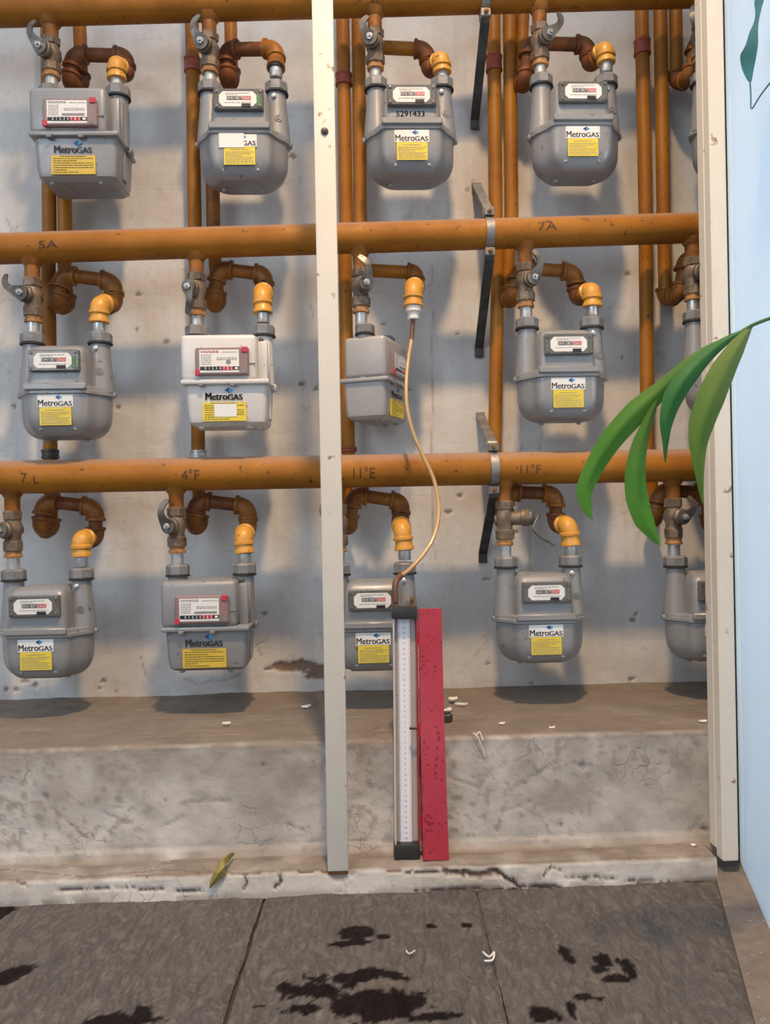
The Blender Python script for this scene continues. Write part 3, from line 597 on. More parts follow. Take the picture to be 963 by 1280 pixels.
# ================================================================== WALL BRACKETS
bx = P(611, 300, YM).x
for i in range(3):
    s, d, r, t_ = mobj[i]; c = main_at(i, bx)
    lab = ['steel clamp and strut holding the top supply pipe', 'steel clamp with upper and lower arms holding the middle supply pipe', 'steel clamp with upper and lower arms holding the bottom supply pipe'][i]
    t = empty('pipe_bracket', (c.x, YW, c.z), lab, 'bracket', 'steel pipe brackets'); o_ = Vector((c.x, YW, c.z))
    mb = MB(); pts = []
    for k in range(25):
        a = 2*math.pi*k/24; pts.append((0, (YM-YW)+(r+.0018)*math.cos(a), (r+.0018)*math.sin(a)))
    mb.strip(pts, (1, 0, 0), .016, .0028); mb.build('clamp_band', M['steel_light'], t)
    yf = YM-YW-r*.55
    for sgn in (1, -1):
        mb = MB(); mb.box((0, YM-YW-r*.2, sgn*(r+.010)), (.020, .026, .016), .0015); lg = mb.build('clamp_lug', M['steel_light'], t)
        mb = MB(); mb.lathe((0, YM-YW-r*.2-.013, sgn*(r+.010)), (0, -1, 0), [(0, .0052), (.004, .0052), (.0045, .0035), (.008, .0033)], 6); mb.build('clamp_bolt', M['brass'], lg)
    # lower strut runs back and down to the wall
    zl = [P(600, 163, YW).z, P(600, 447, YW).z, P(600, 703, YW).z][i]-c.z
    mb = MB(); mb.strip([(0, YM-YW-r*.2, -r-.006), (0, YM-YW-.005, -r-.022), (0, -.006, zl+.02), (0, -.006, zl)], (1, 0, 0), .0185, .005)
    mb.build('lower_strut', M['steel_bar'], t)
    if i > 0:
        zu = [0, P(597, 226, YW).z, P(600, 516, YW).z][i]-c.z
        mb = MB(); mb.strip([(0, YM-YW-r*.2, r+.006), (0, YM-YW, r+.020), (0, -.006, zu-.008), (0, -.004, zu)], (1, 0, 0), .0185, .005); mb.build('upper_arm', M['steel_light'], t)

# ================================================================== VALVES
def valve(key, x, ynut, row, ang, kind='lever', hl=.052, mir=1):
    n0 = P(x, ynut, YM); ztop = main_at(row, n0.x).z-mobj[row][2]+.004; z0 = n0.z+.011; Lv = ztop-z0
    t = empty('gas_valve', (n0.x, YM, z0), {'lever': 'weathered metal lever valve feeding the ', 'side': 'brownish valve with bent wire lever feeding a meter in the bottom row'}[kind]+(place[key] if kind == 'lever' else ''), 'valve', 'lever valves under the supply pipes')
    k = Lv/.140
    def z(v): return v*k
    mb = MB(); mb.lathe((0, 0, -.004), (0, 0, 1), [(0, .0120), (z(.022)+.004, .0120)], 18); mb.build('galvanised_nipple', M['galv'], t)
    mb = MB(); mb.lathe((0, 0, z(.020)), (0, 0, 1), [(0, .0135), (.001, .0165), (z(.005), .0172), (z(.006), .0150), (z(.0115), .0150), (z(.013), .0165)], 18); mb.build('union_ring', M['ring_orange'], t)
    mb = MB(); mb.lathe((0, 0, z(.032)), (0, 0, 1), [(0, .0168), (.0012, .0188), (z(.017), .0192), (z(.019), .0170)], 8); mb.build('lower_union', M['valve_metal'], t)
    mb = MB(); mb.lathe((0, 0, z(.049)), (0, 0, 1), [(0, .0160), (z(.010), .0150), (z(.018), .0185), (z(.028), .0190), (z(.036), .0155), (z(.042), .0140)], 18)
    zc = z(.049+.022); bd = Vector((-.35*mir, -1, 0)).normalized() if kind == 'lever' else Vector((1, -.25, .05)).normalized()
    bl_ = .026 if kind == 'lever' else .050
    mb.lathe((0, 0, zc), bd, [(0, .0135), (bl_*.65, .0140), (bl_*.68, .0165), (bl_*.92, .0165), (bl_, .0145)], 18)
    mb.lathe(Vector((0, 0, zc)), -bd, [(0, .011), (.018, .011), (.020, .008)], 14)
    mb.build('valve_body', M['valve_metal'], t)
    mb = MB(); mb.lathe((0, 0, z(.089)), (0, 0, 1), [(0, .0165), (.0012, .0182), (z(.015), .0185), (z(.017), .0160)], 6); mb.build('upper_union', M['valve_metal'], t)
    mb = MB(); mb.lathe((0, 0, z(.105)), (0, 0, 1), [(0, .0142), (z(.024), .0145), (z(.030), .0190), (z(.036)+.003, .0225)], 18); mb.build('branch_stub', M['fitting_paint'], t)
    c = Vector((0, 0, zc))+bd*(bl_)
    if kind == 'lever':
        u = Vector((-math.sin(ang), 0, math.cos(ang))); u = (u-bd*u.dot(bd)).normalized(); sd_ = bd.cross(u)
        mb = MB(); pts = []
        for q in range(11):
            f = q/10; pts.append(c+bd*(.004+.010*math.sin(f*math.pi))+u*(f*hl)+sd_*(mir*.012*math.sin(f*math.pi*.9)))
        wd = [.026, .024, .019, .015, .0135, .0125, .0125, .012, .012, .011, .007]; rs = []
        for q in range(11):
            tt = (pts[min(q+1, 10)]-pts[max(q-1, 0)]).normalized(); s_ = tt.cross(bd).normalized(); n_ = s_.cross(tt)
            rs.append([pts[q]+s_*a*wd[q]/2+n_*b*.0017 for a, b in ((-1, -1), (1, -1), (1, 1), (-1, 1))])
        mb.rings(rs)
        mb.lathe(c, bd, [(0, .0145), (.006, .0145), (.0065, .010)], 16); lv = mb.build('lever', M['valve_dark'], t)
        mb = MB(); mb.lathe(c+bd*.006, bd, [(0, .0065), (.005, .0065), (.0055, .0040), (.010, .0038)], 6); mb.build('lever_nut', M['galv'], lv)
    else:
        mb = MB(); e = c; pth = [e, e+Vector((.010, -.004, .004)), e+Vector((.016, -.006, .002)), e+Vector((.010, -.010, -.006)), e+Vector((.003, -.012, -.018)), e+Vector((.006, -.013, -.028)), e+Vector((.020, -.014, -.040)), e+Vector((.045, -.015, -.056))]
        mb.tube(pth, [.005, .0045, .004, .0034, .0032, .003, .003, .0028], 10); lv = mb.build('lever', M['valve_dark'], t)
        mb = MB(); mb.lathe(c, bd, [(0, .0150), (.004, .0155), (.006, .012), (.012, .009)], 12); mb.build('gland_nut', M['valve_dark'], t)
    return t

# ================================================================== METERS
def contour(ct, n=64):
    """outline seen from above: central box smoothly joined to the two side columns"""
    bw, y0, y1, cw, cr_ = ct
    cy = (y0+y1)/2; hy = (y1-y0)/2
    def sd(x, y):
        qx, qy = abs(x)-(bw-.012), abs(y-cy)-(hy-.012)
        a = math.hypot(max(qx, 0), max(qy, 0))+min(max(qx, qy), 0)-.012
        px = max(abs(x)-(cw-cr_), 0); b = math.hypot(px, y)-cr_
        k = .030; h = max(k-abs(a-b), 0)/k; return min(a, b)-h*h*k*.25
    out = []
    for i in range(n):
        # denser sampling by direction on an ellipse
        t = 2*math.pi*i/n; dx, dy = math.cos(t)*1.35, math.sin(t); L = math.hypot(dx, dy); dx /= L; dy /= L
        lo, hi = 0.0, .2
        for _ in range(26):
            m = (lo+hi)/2
            if sd(dx*m, dy*m) < 0: lo = m
            else: hi = m
        out.append((dx*lo, dy*lo))
    return out
FRONT = -.060
def nuts(t):
    for s in (-1, 1):
        mb = MB(); mb.lathe((s*.065, 0, -.010), (0, 0, 1), [(0, .0215), (.002, .0232), (.017, .0232), (.0205, .0195), (.021, .0135)], 8, ph=.5); mb.build('connection_nut', M['nut_grey'], t, angle=25)
        mb = MB(); mb.lathe((s*.065, 0, -.0135), (0, 0, 1), [(0, .0225), (.0005, .0238), (.0030, .0238), (.0036, .0225)], 20); mb.build('washer', M['rubber'], t)
def logo(mb, cx, y, cz, w, h):       # small two-tone diamond
    mb.add([(cx-w/2, y, cz), (cx, y, cz+h/2), (cx, y, cz-h/2)], [(0, 2, 1)], 1)
    mb.add([(cx, y, cz+h/2), (cx+w/2, y, cz), (cx, y, cz-h/2)], [(0, 2, 1)], 2)
def brandword(mb, x, y, z, w, hgt, bold):
    e = put_text(mb, 'Metro', hgt*1.62, x, y, z, w*.58, 0, bold); put_text(mb, 'GAS', hgt*1.22, e+w*.015, y, z, w*.395, 0, bold)
def fineprint(mb, x0, x1, y, z0, z1, n, mi=0, seed=1):
    rr = random.Random(seed)
    for i in range(n):
        z = z1-(z1-z0)*(i+.5)/n; x = x0
        while x < x1:
            L = rr.uniform(.002, .007); e = min(x+L, x1); mb.add([(x, y, z-.0006), (e, y, z-.0006), (e, y, z+.0006), (x, y, z+.0006)], [(0, 1, 2, 3)], mi); x += L+.0012
            if rr.random() < .06 and i: break
def plate(mb, x0, x1, z0, z1, y, th=.0006, ch=0.0, mi=0):
    o = [(x0+ch, z0), (x1-ch, z0), (x1, z0+ch), (x1, z1-ch), (x1-ch, z1), (x0+ch, z1), (x0, z1-ch), (x0, z0+ch)] if ch else [(x0, z0), (x1, z0), (x1, z1), (x0, z1)]
    mb.rings([[(a, y+th, b) for a, b in o], [(a, y, b) for a, b in o]], True, mi)
def counter(mb, x, y, z, w, h, txt, red=3):
    n = len(txt); s = w/n
    for i, ch in enumerate(txt):
        plate(mb, x+i*s+.0004, x+(i+1)*s-.0004, z, z+h, y-.0003, .0003, 0, 2 if i >= n-red else 1)
        vs, fs, a, b = text_geo(ch, h*1.05); mb.add([(x+(i+.5)*s+(v.x-(a+b)/2)*.9, y-.0007, z+h*.14+v.y) for v in vs], fs, 3)
def round_meter():
    t = empty('gas_meter', (0, 0, 0), '', 'gas meter', 'wall gas meters'); mat = M['meter_grey']
    # upper shell: two columns and a rounded central housing
    mb = MB()
    for s in (-1, 1):
        mb.lathe((s*.065, 0, -.012), (0, 0, -1), [(0, .0185), (.010, .0190), (.035, .0205), (.060, .0235), (.096, .0265)], 24)
    def rbox(z, hw, y0, y1, r=.014, n=6):
        o = []
        for (cx, cy, a0) in ((hw-r, y1-r, 0), (-hw+r, y1-r, 90), (-hw+r, y0+r, 180), (hw-r, y0+r, 270)):
            for k in range(n+1): a = math.radians(a0+90*k/n); o.append((cx+r*math.cos(a), cy+r*math.sin(a), z))
        return o
    prof = [(-.108, .056, FRONT, .050), (-.080, .055, FRONT, .049), (-.045, .053, FRONT+.001, .046), (-.034, .051, FRONT+.004, .043), (-.027, .048, FRONT+.010, .038), (-.023, .043, FRONT+.018, .031), (-.0215, .036, FRONT+.027, .022)]
    mb.rings([rbox(*p) for p in prof])
    mb.build('upper_shell', mat, t, angle=40)
    # flange rim
    mb = MB(); base = (.060, FRONT-.001, .052, .089, .032)
    rr = []
    for z, g in ((-.101, .985), (-.1025, 1.0), (-.1085, 1.0), (-.110, 1.03), (-.1155, 1.03), (-.117, 1.0)): rr.append([(x*g, y*g, z) for x, y in contour(base)])
    mb.rings(rr)
    mb.box((0, FRONT-.003, -.1035), (.116, .010, .013), .0022)
    for s in (-1, 1): mb.box((s*.0905, 0, -.112), (.008, .014, .010), .002)
    mb.build('flange_rim', mat, t, angle=40)
    # lower bowl
    mb = MB(); base = contour((.058, FRONT, .048, .0865, .034)); rr = []
    for z, sx_, sy_ in [(-.112, 1, 1), (-.135, .995, .995), (-.152, .985, .985)]+[(-.152-.044*math.sin(a), .985-.40*(1-math.cos(a))**1.05, .985-.42*(1-math.cos(a))) for a in [math.radians(q) for q in (12, 24, 36, 48, 60, 72, 82, 90)]]+[(-.197, .40, .38)]:
        rr.append([(x*sx_, y*sy_, z) for x, y in base])
    mb.rings(rr); mb.build('lower_bowl', mat, t, angle=50)
    for (x, y, z, r) in ((-.032, -.045, -.180, .0062), (.032, -.045, -.180, .0062), (-.040, .0, -.193, .0055), (.036, .0, -.193, .0055)):
        mb = MB()
        if y < -.03: mb.lathe((x, y, z+.004), (0, -.55, -.85), [(0, r), (.008, r*.9), (.011, r*.55)], 12)
        else: mb.lathe((x, y, z+.004), (0, 0, -1), [(0, r*1.3), (.008, r*1.2), (.009, r*.9), (.013, r*.85)], 12)
        mb.build('foot_stud', mat, t)
    # dial
    mb = MB(); y = FRONT-.009; mb.box((0, FRONT-.003, -.0555), (.094, .012, .040), .002)
    for sx_ in (-1, 1):
        for sz in (-1, 1): mb.lathe((sx_*.041, y+.001, -.0555+sz*.014), (0, -1, 0), [(0, .0032), (.0022, .003), (.0026, .002)], 10)
    dl = mb.build('dial_frame', M['dial_frame'], t)
    mb = MB(); plate(mb, -.036, .034, -.0700, -.0420, y-.0008, .0008, .007); mb.build('dial_plate', M['dial_white'], dl)
    mb = MB(); fineprint(mb, -.024, .022, y-.0011, -.0490, -.0440, 2, 0, 3); counter(mb, -.022, y-.0009, -.0582, .046, .0075, '04187265'); fineprint(mb, -.026, .026, y-.0011, -.0640, -.0620, 1, 0, 5)
    plate(mb, .006, .023, -.0712, -.0650, y-.0016, .0008, 0, 1); mb.build('dial_print', [M['print_grey'], M['print_black'], M['print_red'], M['digit_white']], dl, smooth=False)
    # small embossed disc and seal screw on the right column
    mb = MB(); mb.lathe((.070, -.0225, -.069), (.15, -1, 0), [(0, .0072), (.0015, .0072), (.0016, .0054), (.0010, .0052)], 16); mb.lathe((.070, -.0235, -.069), (.15, -1, 0), [(0, .0026), (.0014, .0026)], 8); mb.build('seal_disc', M['nut_grey'], t)
    mb = MB(); mb.lathe((.062, -.0185, -.024), (0, -1, .1), [(0, .0048), (.004, .0048), (.0055, .0025)], 10); mb.build('seal_screw', M['galv'], t)
    # sticker
    y = FRONT-.0008
    st = MB(); plate(st, -.034, .032, -.1415, -.1185, y); so = st.build('logo_sticker', M['sticker_white'], t, smooth=False)
    lm = MB(); brandword(lm, -.0325, y-.0004, -.1395, .063, .0105, .0004); logo(lm, .006, y-.0004, -.1235, .014, .0085); lm.build('logo_lettering', [M['print_black'], M['logo_navy'], M['logo_cyan']], so, smooth=False)
    st = MB(); plate(st, -.030, .0285, -.1755, -.1420, y); yo = st.build('notice_sticker', M['sticker_yellow'], t, smooth=False)
    lm = MB(); fineprint(lm, -.018, .016, y-.0004, -.1485, -.1455, 1, 0, 8); fineprint(lm, -.027, .026, y-.0004, -.1740, -.1500, 7, 0, 9); lm.build('notice_print', M['print_grey'], yo, smooth=False)
    nuts(t); return t
def box_meter(body, frame, tabcol='nut_grey', patch=False, sticker='sticker_mustard'):
    t = empty('gas_meter', (0, 0, 0), '', 'gas meter', 'wall gas meters'); mat = M[body]
    mb = MB()
    for s in (-1, 1): mb.lathe((s*.065, 0, -.012), (0, 0, -1), [(0, .0185), (.03, .0185), (.097, .0195)], 24)
    mb.box((-.014, -.006, -.0625), (.144, .106, .089), .010, seg=3)
    mb.box((.066, .002, -.066), (.020, .070, .080), .005, seg=2)
    mb.box((.075, -.018, -.066), (.008, .012, .078), .003)
    mb.box((.077, .012, -.066), (.008, .012, .078), .003)
    mb.build('upper_shell', mat, t, angle=40)
    mb = MB(); mb.box((-.002, -.003, -.109), (.166, .124, .009), .003, seg=2); mb.box((.082, .012, -.111), (.012, .022, .014), .003); mb.build('flange_rim', mat, t, angle=40)
    # lower box tapers a little and has a chamfered foot
    def ring(z, hx, y0, y1, r=.010, n=4):
        o = []
        for (cx, cy, a0) in ((hx-r, y1-r, 0), (-hx+r, y1-r, 90), (-hx+r, y0+r, 180), (hx-r, y0+r, 270)):
            for k in range(n+1): a = math.radians(a0+90*k/n); o.append((cx+r*math.cos(a)-.001, cy+r*math.sin(a), z))
        return o
    mb = MB(); mb.rings([ring(-.112, .078, -.055, .054), (ring(-.172, .0745, -.053, .051)), ring(-.184, .0725, -.050, .049), ring(-.1905, .066, -.040, .042)]); mb.build('lower_shell', mat, t, angle=30)
    mb = MB(); mb.box((.0755, .0, -.145), (.004, .020, .060), .0015); mb.build('side_rib', mat, t)
    for (x, y) in ((-.052, -.034), (.040, -.034), (-.030, .0), (.052, .0)):
        mb = MB(); mb.lathe((x, y, -.186), (0, 0, -1), [(0, .0065), (.007, .006), (.009, .004)], 10); mb.build('foot_stud', mat, t)
    for x in (-.047, .012): mb = MB(); mb.box((x, -.062, -.1145), (.010, .008, .006), .001); mb.build('rim_clip', M[tabcol], t)
    # dial
    yf = -.059; mb = MB(); mb.box((-.006, yf-.003, -.0715), (.100, .012, .052), .0025); dl = mb.build('dial_frame', M[frame], t); y = yf-.009
    mb = MB(); plate(mb, -.048, .026, -.0925, -.0500, y-.0006); mb.build('dial_plate', M['dial_white'], dl, smooth=False)
    mb = MB(); plate(mb, -.047, .026, -.0885, -.0815, y-.0009, .0003, 0, 1); counter(mb, -.040, y-.0010, -.0885, .055, .0070, '01534782', 3)
    plate(mb, .018, .024, -.0870, -.0830, y-.0014, .0003, .001, 3); fineprint(mb, -.045, -.012, y-.0010, -.0560, -.0515, 2, 2 if body == 'meter_white' else 0, 4); fineprint(mb, -.005, .024, y-.0010, -.0560, -.0530, 1, 0, 6); fineprint(mb, -.045, -.026, y-.0010, -.0790, -.0580, 6, 0, 14); fineprint(mb, -.016, .022, y-.0010, -.0700, -.0640, 2, 0, 24)
    if body != 'meter_white': plate(mb, -.020, .022, -.0785, -.0745, y-.0012, .0003, 0, 0)
    else: mb.lathe((.006, y-.0007, -.0735), (0, -1, 0), [(0, .0045), (.0003, .0045)], 14, 0)
    mb.build('dial_print', [M['print_grey'], M['print_black'], M['print_red'], M['digit_white']], dl, smooth=False)
    mb = MB(); mb.box((-.0520, y, -.0925), (.009, .004, .012), .001); mb.build('red_seal', M['seal_red'], dl)
    mb = MB(); mb.box((.0365, y, -.0500), (.011, .004, .011), .001); mb.build('red_seal', M['seal_red'], dl)
    mb = MB(); mb.lathe((.034, y+.001, -.0900), (0, -1, 0), [(0, .004), (.002, .0038)], 10); mb.cyl((.044, yf, -.075), (.056, yf-.001, -.0745), .0012, 8); mb.build('dial_screw', M['nut_grey'], dl)
    y = -.0562
    lm = MB(); brandword(lm, -.040, y, -.1425, .070, .0125, .0007); logo(lm, .004, y, -.1240, .017, .011)
    lo = lm.build('logo_lettering', [M['print_black'], M['logo_navy'], M['logo_cyan']], t, smooth=False)
    st = MB(); plate(st, -.046, .036, -.1825, -.1470, -.0560, .003); yo = st.build('notice_sticker', M[sticker], t, smooth=False)
    lm = MB(); fineprint(lm, -.030, .020, -.0564, -.1500, -.1480, 1, 0, 18); fineprint(lm, -.042, .032, -.0564, -.1810, -.1510, 7, 0, 19); lm.build('notice_print', M['print_black'], yo, smooth=False)
    if patch: st = MB(); plate(st, -.024, .018, -.1745, -.1500, -.0568, .0003); st.build('blank_patch', M['sticker_white'], yo, smooth=False)
    mb = MB(); mb.lathe((.062, -.0185, -.022), (0, -1, .1), [(0, .0048), (.003, .0048), (.0045, .0025)], 10); mb.build('seal_screw', M['steel_bar'], t)
    nuts(t); return t
rm = round_meter(); bmw = box_meter('meter_white', 'dial_frame_mauve', patch=True, sticker='sticker_yellow'); bmg = box_meter('meter_grey', 'dial_frame_mauve'); bms = box_meter('meter_side', 'dial_frame_mauve', sticker='sticker_yellow')
used = set()
# key: (left nozzle px, right nozzle px, nut y left, proto, rot deg, lever angle, lever kind)
cells = {
 'r1c1': (65, 147, 117, bmg, -4, 8, 'lever'), 'r1c2': (263, 345, 112, rm, 0, 0, 'lever'), 'r1c3': (470, 553, 107, rm, 0, 0, 'lever'), 'r1c4': (676, 758, 103, rm, 0, -25, 'lever'), 'r1c5': (877, 959, 100, rm, 0, 10, 'lever'),
 'r2c1': (42, 124, 424, rm, 0, 40, 'lever'), 'r2c2': (247, 329, 415, bmw, -2, 170, 'lever'), 'r2c3': (452, 534, 412, bms, 68, 20, 'lever'), 'r2c4': (658, 741, 405, rm, 0, 5, 'lever'), 'r2c5': (867, 950, 396, rm, 0, 0, 'lever'),
 'r3c1': (17, 102, 718, rm, 0, 15, 'lever'), 'r3c2': (222, 306, 712, bmg, 0, -5, 'lever'), 'r3c3': (424, 506, 711, rm, 0, 10, 'lever'), 'r3c4': (632, 714, 702, rm, 0, 0, 'side'), 'r3c5': (843, 926, 701, rm, 0, -12, 'lever')}
inst = {}
for k, v in cells.items():
    inst[k] = v[3] if id(v[3]) not in used else copy_tree(v[3]); used.add(id(v[3]))
for k, (xl, xr, yn, proto, rot, la, lk) in cells.items():
    a = P(xl, yn, YM); row = int(k[1])-1
    b = P(xr, yn-1.5, YM); mid = (a+b)/2; ln = (b.x-a.x)/.130
    m = inst[k]; m['label'] = mdesc[k]
    if k == 'r2c3':
        th = math.radians(rot); m.rotation_euler = (0, 0, th); m.scale = (.93, .82, .93); m.location = a+Vector((.007, 0, 0))+.93*Vector((.065*math.cos(th), .065*math.sin(th), 0))
    else: m.location = mid; m.rotation_euler = (0, 0, math.radians(rot*0.0))
    if k == 'r1c2':
        for st in [c for c in m.children if c.name.startswith('logo_sticker')]:
            mb = MB(); plate(mb, -.039, .008, -.1435, -.1135, FRONT-.0018, .0003); o = mb.build('blank_patch', M['sticker_white'], st, smooth=False)
    if k == 'r1c3':
        mb = MB(); put_text(mb, '5291433', .0145, -.030, FRONT-.0006, -.0925, .054, bold=.0003); o = mb.build('handwritten_number', M['logo_navy'], m, smooth=False)
    if k in ('r2c1', 'r1c2'):
        for st in [c for c in m.children if c.name.startswith('dial_frame')]:
            mb = MB(); plate(mb, .0345, .0415, -.070, -.048, FRONT-.0105, .0012, 0); mb.build('counter_wheel', M['green_part'], st)
    valve(k, xl, yn, row, math.radians(la), lk, .042 if k in ('r1c3', 'r2c5', 'r3c5') else .052, -1 if k in ('r1c4', 'r2c4', 'r2c5', 'r3c5', 'r2c3') else 1)

# ================================================================== MANOMETER
base = F(509, 1073, ZK+.0005); base.z = ZK+.001
mt = empty('manometer', base, 'white-scaled tube manometer with black end caps and open red cover, leaning on ledge', 'manometer'); lean = math.radians(-3.2); mt.rotation_euler = (lean, math.radians(.65), 0)
Lm = .414
mw = .0392
mb = MB()
mb.box((0, .017, Lm/2), (mw, .004, Lm-.006), .0008); mb.box((-mw/2+.0012, .009, Lm/2), (.0024, .018, Lm-.006), .0005, mi=0); mb.build('channel_body', M['tube_case'], mt)
mb = MB(); mb.box((mw/2+.0012, .009, Lm/2), (.0024, .020, Lm-.008), .0005); mb.build('red_side_rail', M['red_edge'], mt)
mb = MB(); mb.box((-.001, .0135, Lm/2), (.022, .003, Lm-.044), .0004); sp = mb.build('scale_plate', M['scale_white'], mt)
mb = MB(); nL = 42
for i in range(nL):
    z = .028+(Lm-.056)*i/(nL-1); v = str(abs(20-i)); vs, fs, a, b = text_geo(v, .0052)
    mb.add([(-.0005+(q.x-(a+b)/2), .0116, z-.0019+q.y) for q in vs], fs)
mb.build('scale_numbers', M['print_grey'], sp, smooth=False)
mb = MB()
for i in range(nL*2-1):
    z = .028+(Lm-.056)*i/(nL*2-2); wd = .003 if i % 2 else .0045
    for s in (-1, 1): mb.box((-.001+s*.0088, .0117, z), (wd*.8, .0003, .0004))
mb.build('scale_ticks', M['print_grey'], sp, smooth=False)
for s in (-1, 1):
    mb = MB(); mb.cyl((s*.0138, .0065, .016), (s*.0138, .0065, Lm-.016), .0042, 14); mb.build('glass_tube', M['clear'], mt)
for z0, z1 in ((0, .0225), (Lm-.0205, Lm)):
    mb = MB(); mb.box((0, .008, (z0+z1)/2), (mw+.0035, .024, z1-z0), .002, seg=2); mb.build('end_cap', M['black_plastic'], mt)
for s in (-1, 1):
    mb = MB(); mb.lathe((s*.0138, .008, Lm), (0, 0, 1), [(0, .0045), (.003, .0045), (.0035, .003), (.007, .0042), (.0075, .003), (.011, .0040), (.0115, .0028), (.016, .0034), (.018, .0024)], 12); mb.build('hose_barb', M['brass'], mt)
mb = MB(); pz = (1073-915)/(1073-765)*Lm; mb.box((.0125, -.0035, pz), (.013, .004, .004), .0008); mb.build('sliding_pointer', M['black_plastic'], mt)
# cover: shallow U-shaped lid hinged along the right side
mb = MB(); cw = .0405; c0 = mw/2+.0050
cv = bpy.data.objects.new('cover', None)
bm_rings = []
for z, dy, w_, x_ in ((0, -.012, .0425, c0+.0015), (Lm*.97/2, -.004, .0400, c0), (Lm*.99, .004, .0385, c0)):
    o = [(x_, dy+.012, z), (x_, dy, z), (x_+w_, dy, z), (x_+w_, dy+.012, z), (x_+w_-.0015, dy+.012, z), (x_+w_-.0015, dy+.0015, z), (x_+.0015, dy+.0015, z), (x_+.0015, dy+.012, z)]
    bm_rings.append(o)
mb.rings(bm_rings); mb.build('cover', M['red'], mt, angle=30)
mb = MB()
for q in range(3): mb.cyl((mw/2+.0035, -.001+.004*(1-q)*-1, .05+q*.15), (mw/2+.0035, -.001+.004*(1-q)*-1, .07+q*.15), .0022, 10)
mb.build('hinge', M['red_edge'], mt)

# hose
hp = [(516.5, 399, 1.55), (515.5, 414, 1.548), (514, 428, 1.54), (510, 455, 1.515), (508, 485, 1.49), (510, 515, 1.475), (518, 545, 1.47), (530, 572, 1.468), (542, 598, 1.465), (548, 625, 1.455), (548, 650, 1.44), (541, 675, 1.42), (527, 696, 1.40), (512, 712, 1.38), (502, 727, 1.36), (497, 756, 1.337)]
pts = [P(*p) for p in hp]
def smooth_path(p, k=5):
    out = []; n = len(p)
    for i in range(n-1):
        a, b, c, d = p[max(i-1, 0)], p[i], p[i+1], p[min(i+2, n-1)]
        for j in range(k):
            t = j/k; out.append(.5*((2*b)+(c-a)*t+(2*a-5*b+4*c-d)*t*t+(-a+3*b-3*c+d)*t**3))
    out.append(p[-1]); return out
bt = (Matrix.Translation(base) @ mt.rotation_euler.to_matrix().to_4x4()) @ Vector((-.0138, .008, Lm+.006)); pts[-1] = bt+Vector((0, 0, .002)); pts[-2] = pts[-1]+Vector((.0012, .006, .034))
ho = empty('hose', pts[0], 'thin yellowed hose hanging from the white plug down to the manometer', 'hose')
sp_ = smooth_path(pts); mb = MB(); mb.tube([q-pts[0] for q in sp_[8:-6]], .0036, 12); mb.build('tubing', M['hose'], ho)
mb = MB(); mb.tube([q-pts[0] for q in sp_[:10]], .0046, 12); mb.build('hose_end', M['hose_end'], ho)
mb = MB(); mb.tube([q-pts[0] for q in sp_[-8:]], .0052, 12); mb.build('hose_end', M['hose_end'], ho)

# ================================================================== PLANT
def blade(name, path, widths, mat, parent, org, twist=0.0, fold=.18):
    p = smooth_path([Vector(q) for q in path], 6); n = len(p); vs = []; uv = []; NW = 9
    wi = np.interp(np.linspace(0, 1, n), np.linspace(0, 1, len(widths)), widths)
    for i in range(n):
        t = (p[min(i+1, n-1)]-p[max(i-1, 0)]).normalized(); s = t.cross(Vector((0, 1, 0))).normalized(); s = Matrix.Rotation(twist*(1-i/n), 3, t) @ s; nn = s.cross(t).normalized()
        for side in (1, -1):
            for j in range(NW):
                u = j/(NW-1)*2-1; q = p[i]+s*u*wi[i]/2+nn*(abs(u)*wi[i]*fold-.0003*side); vs.append(q-org); uv.append((i/(n-1), u*.5+.5, 0))
    fs = []
    for i in range(n-1):
        for sd_ in range(2):
            for j in range(NW-1):
                a = i*2*NW+sd_*NW+j; b = a+2*NW; fs.append((a, a+1, b+1, b) if sd_ == 0 else (a, b, b+1, a+1))
        for j in (0, NW-1): a = i*2*NW+j; fs.append((a, a+2*NW, a+3*NW, a+NW))
    mb = MB(); mb.add(vs, fs); o = mb.build(name, mat, parent, angle=60)
    at = o.data.attributes.new('leaf_uv', 'FLOAT_VECTOR', 'POINT'); at.data.foreach_set('vector', [c for q in uv for c in q]); return o
YP = .95; s_ = YP/FPX
org = P(985, 392, YP)
pf = empty('palm_frond', org, 'green palm frond reaching in from the right in front of the meters', 'plant')
mb = MB(); mb.tube([q-org for q in smooth_path([P(1010, 384, YP+.01), P(985, 391, YP), P(963, 398, YP), P(940, 407, YP), P(922, 418, YP)])], [.0022]*25, 10); mb.build('stem', M['leaf_deep'], pf)
def leafpts(l): return [P(x, y, YP+dy) for x, y, dy in l]
blade('leaflet', leafpts([(916, 421, 0), (890, 432, 0), (862, 452, .005), (830, 484, .01), (798, 513, .012), (768, 546, .012), (746, 580, .01), (732, 612, .005), (734, 634, .0), (741, 649, -.005)]), [q*s_ for q in (2, 7, 12, 22, 31, 29, 25, 21, 13, 1)], M['leaf'], pf, org, .25)
blade('leaflet', leafpts([(822, 500, .012), (813, 524, .012), (802, 556, .010), (797, 590, .005), (799, 622, 0), (808, 652, -.006), (825, 681, -.012)]), [q*s_ for q in (4, 13, 22, 28, 30, 25, 2)], M['leaf'], pf, org, -.2)
blade('leaflet', leafpts([(941, 409, 0), (915, 421, -.004), (888, 440, -.008), (862, 467, -.012), (844, 495, -.014), (835, 525, -.014), (833, 552, -.012), (832, 578, -.010)]), [q*s_ for q in (2, 9, 17, 25, 25, 17, 8, 1)], M['leaf_deep'], pf, org, .35, .25)
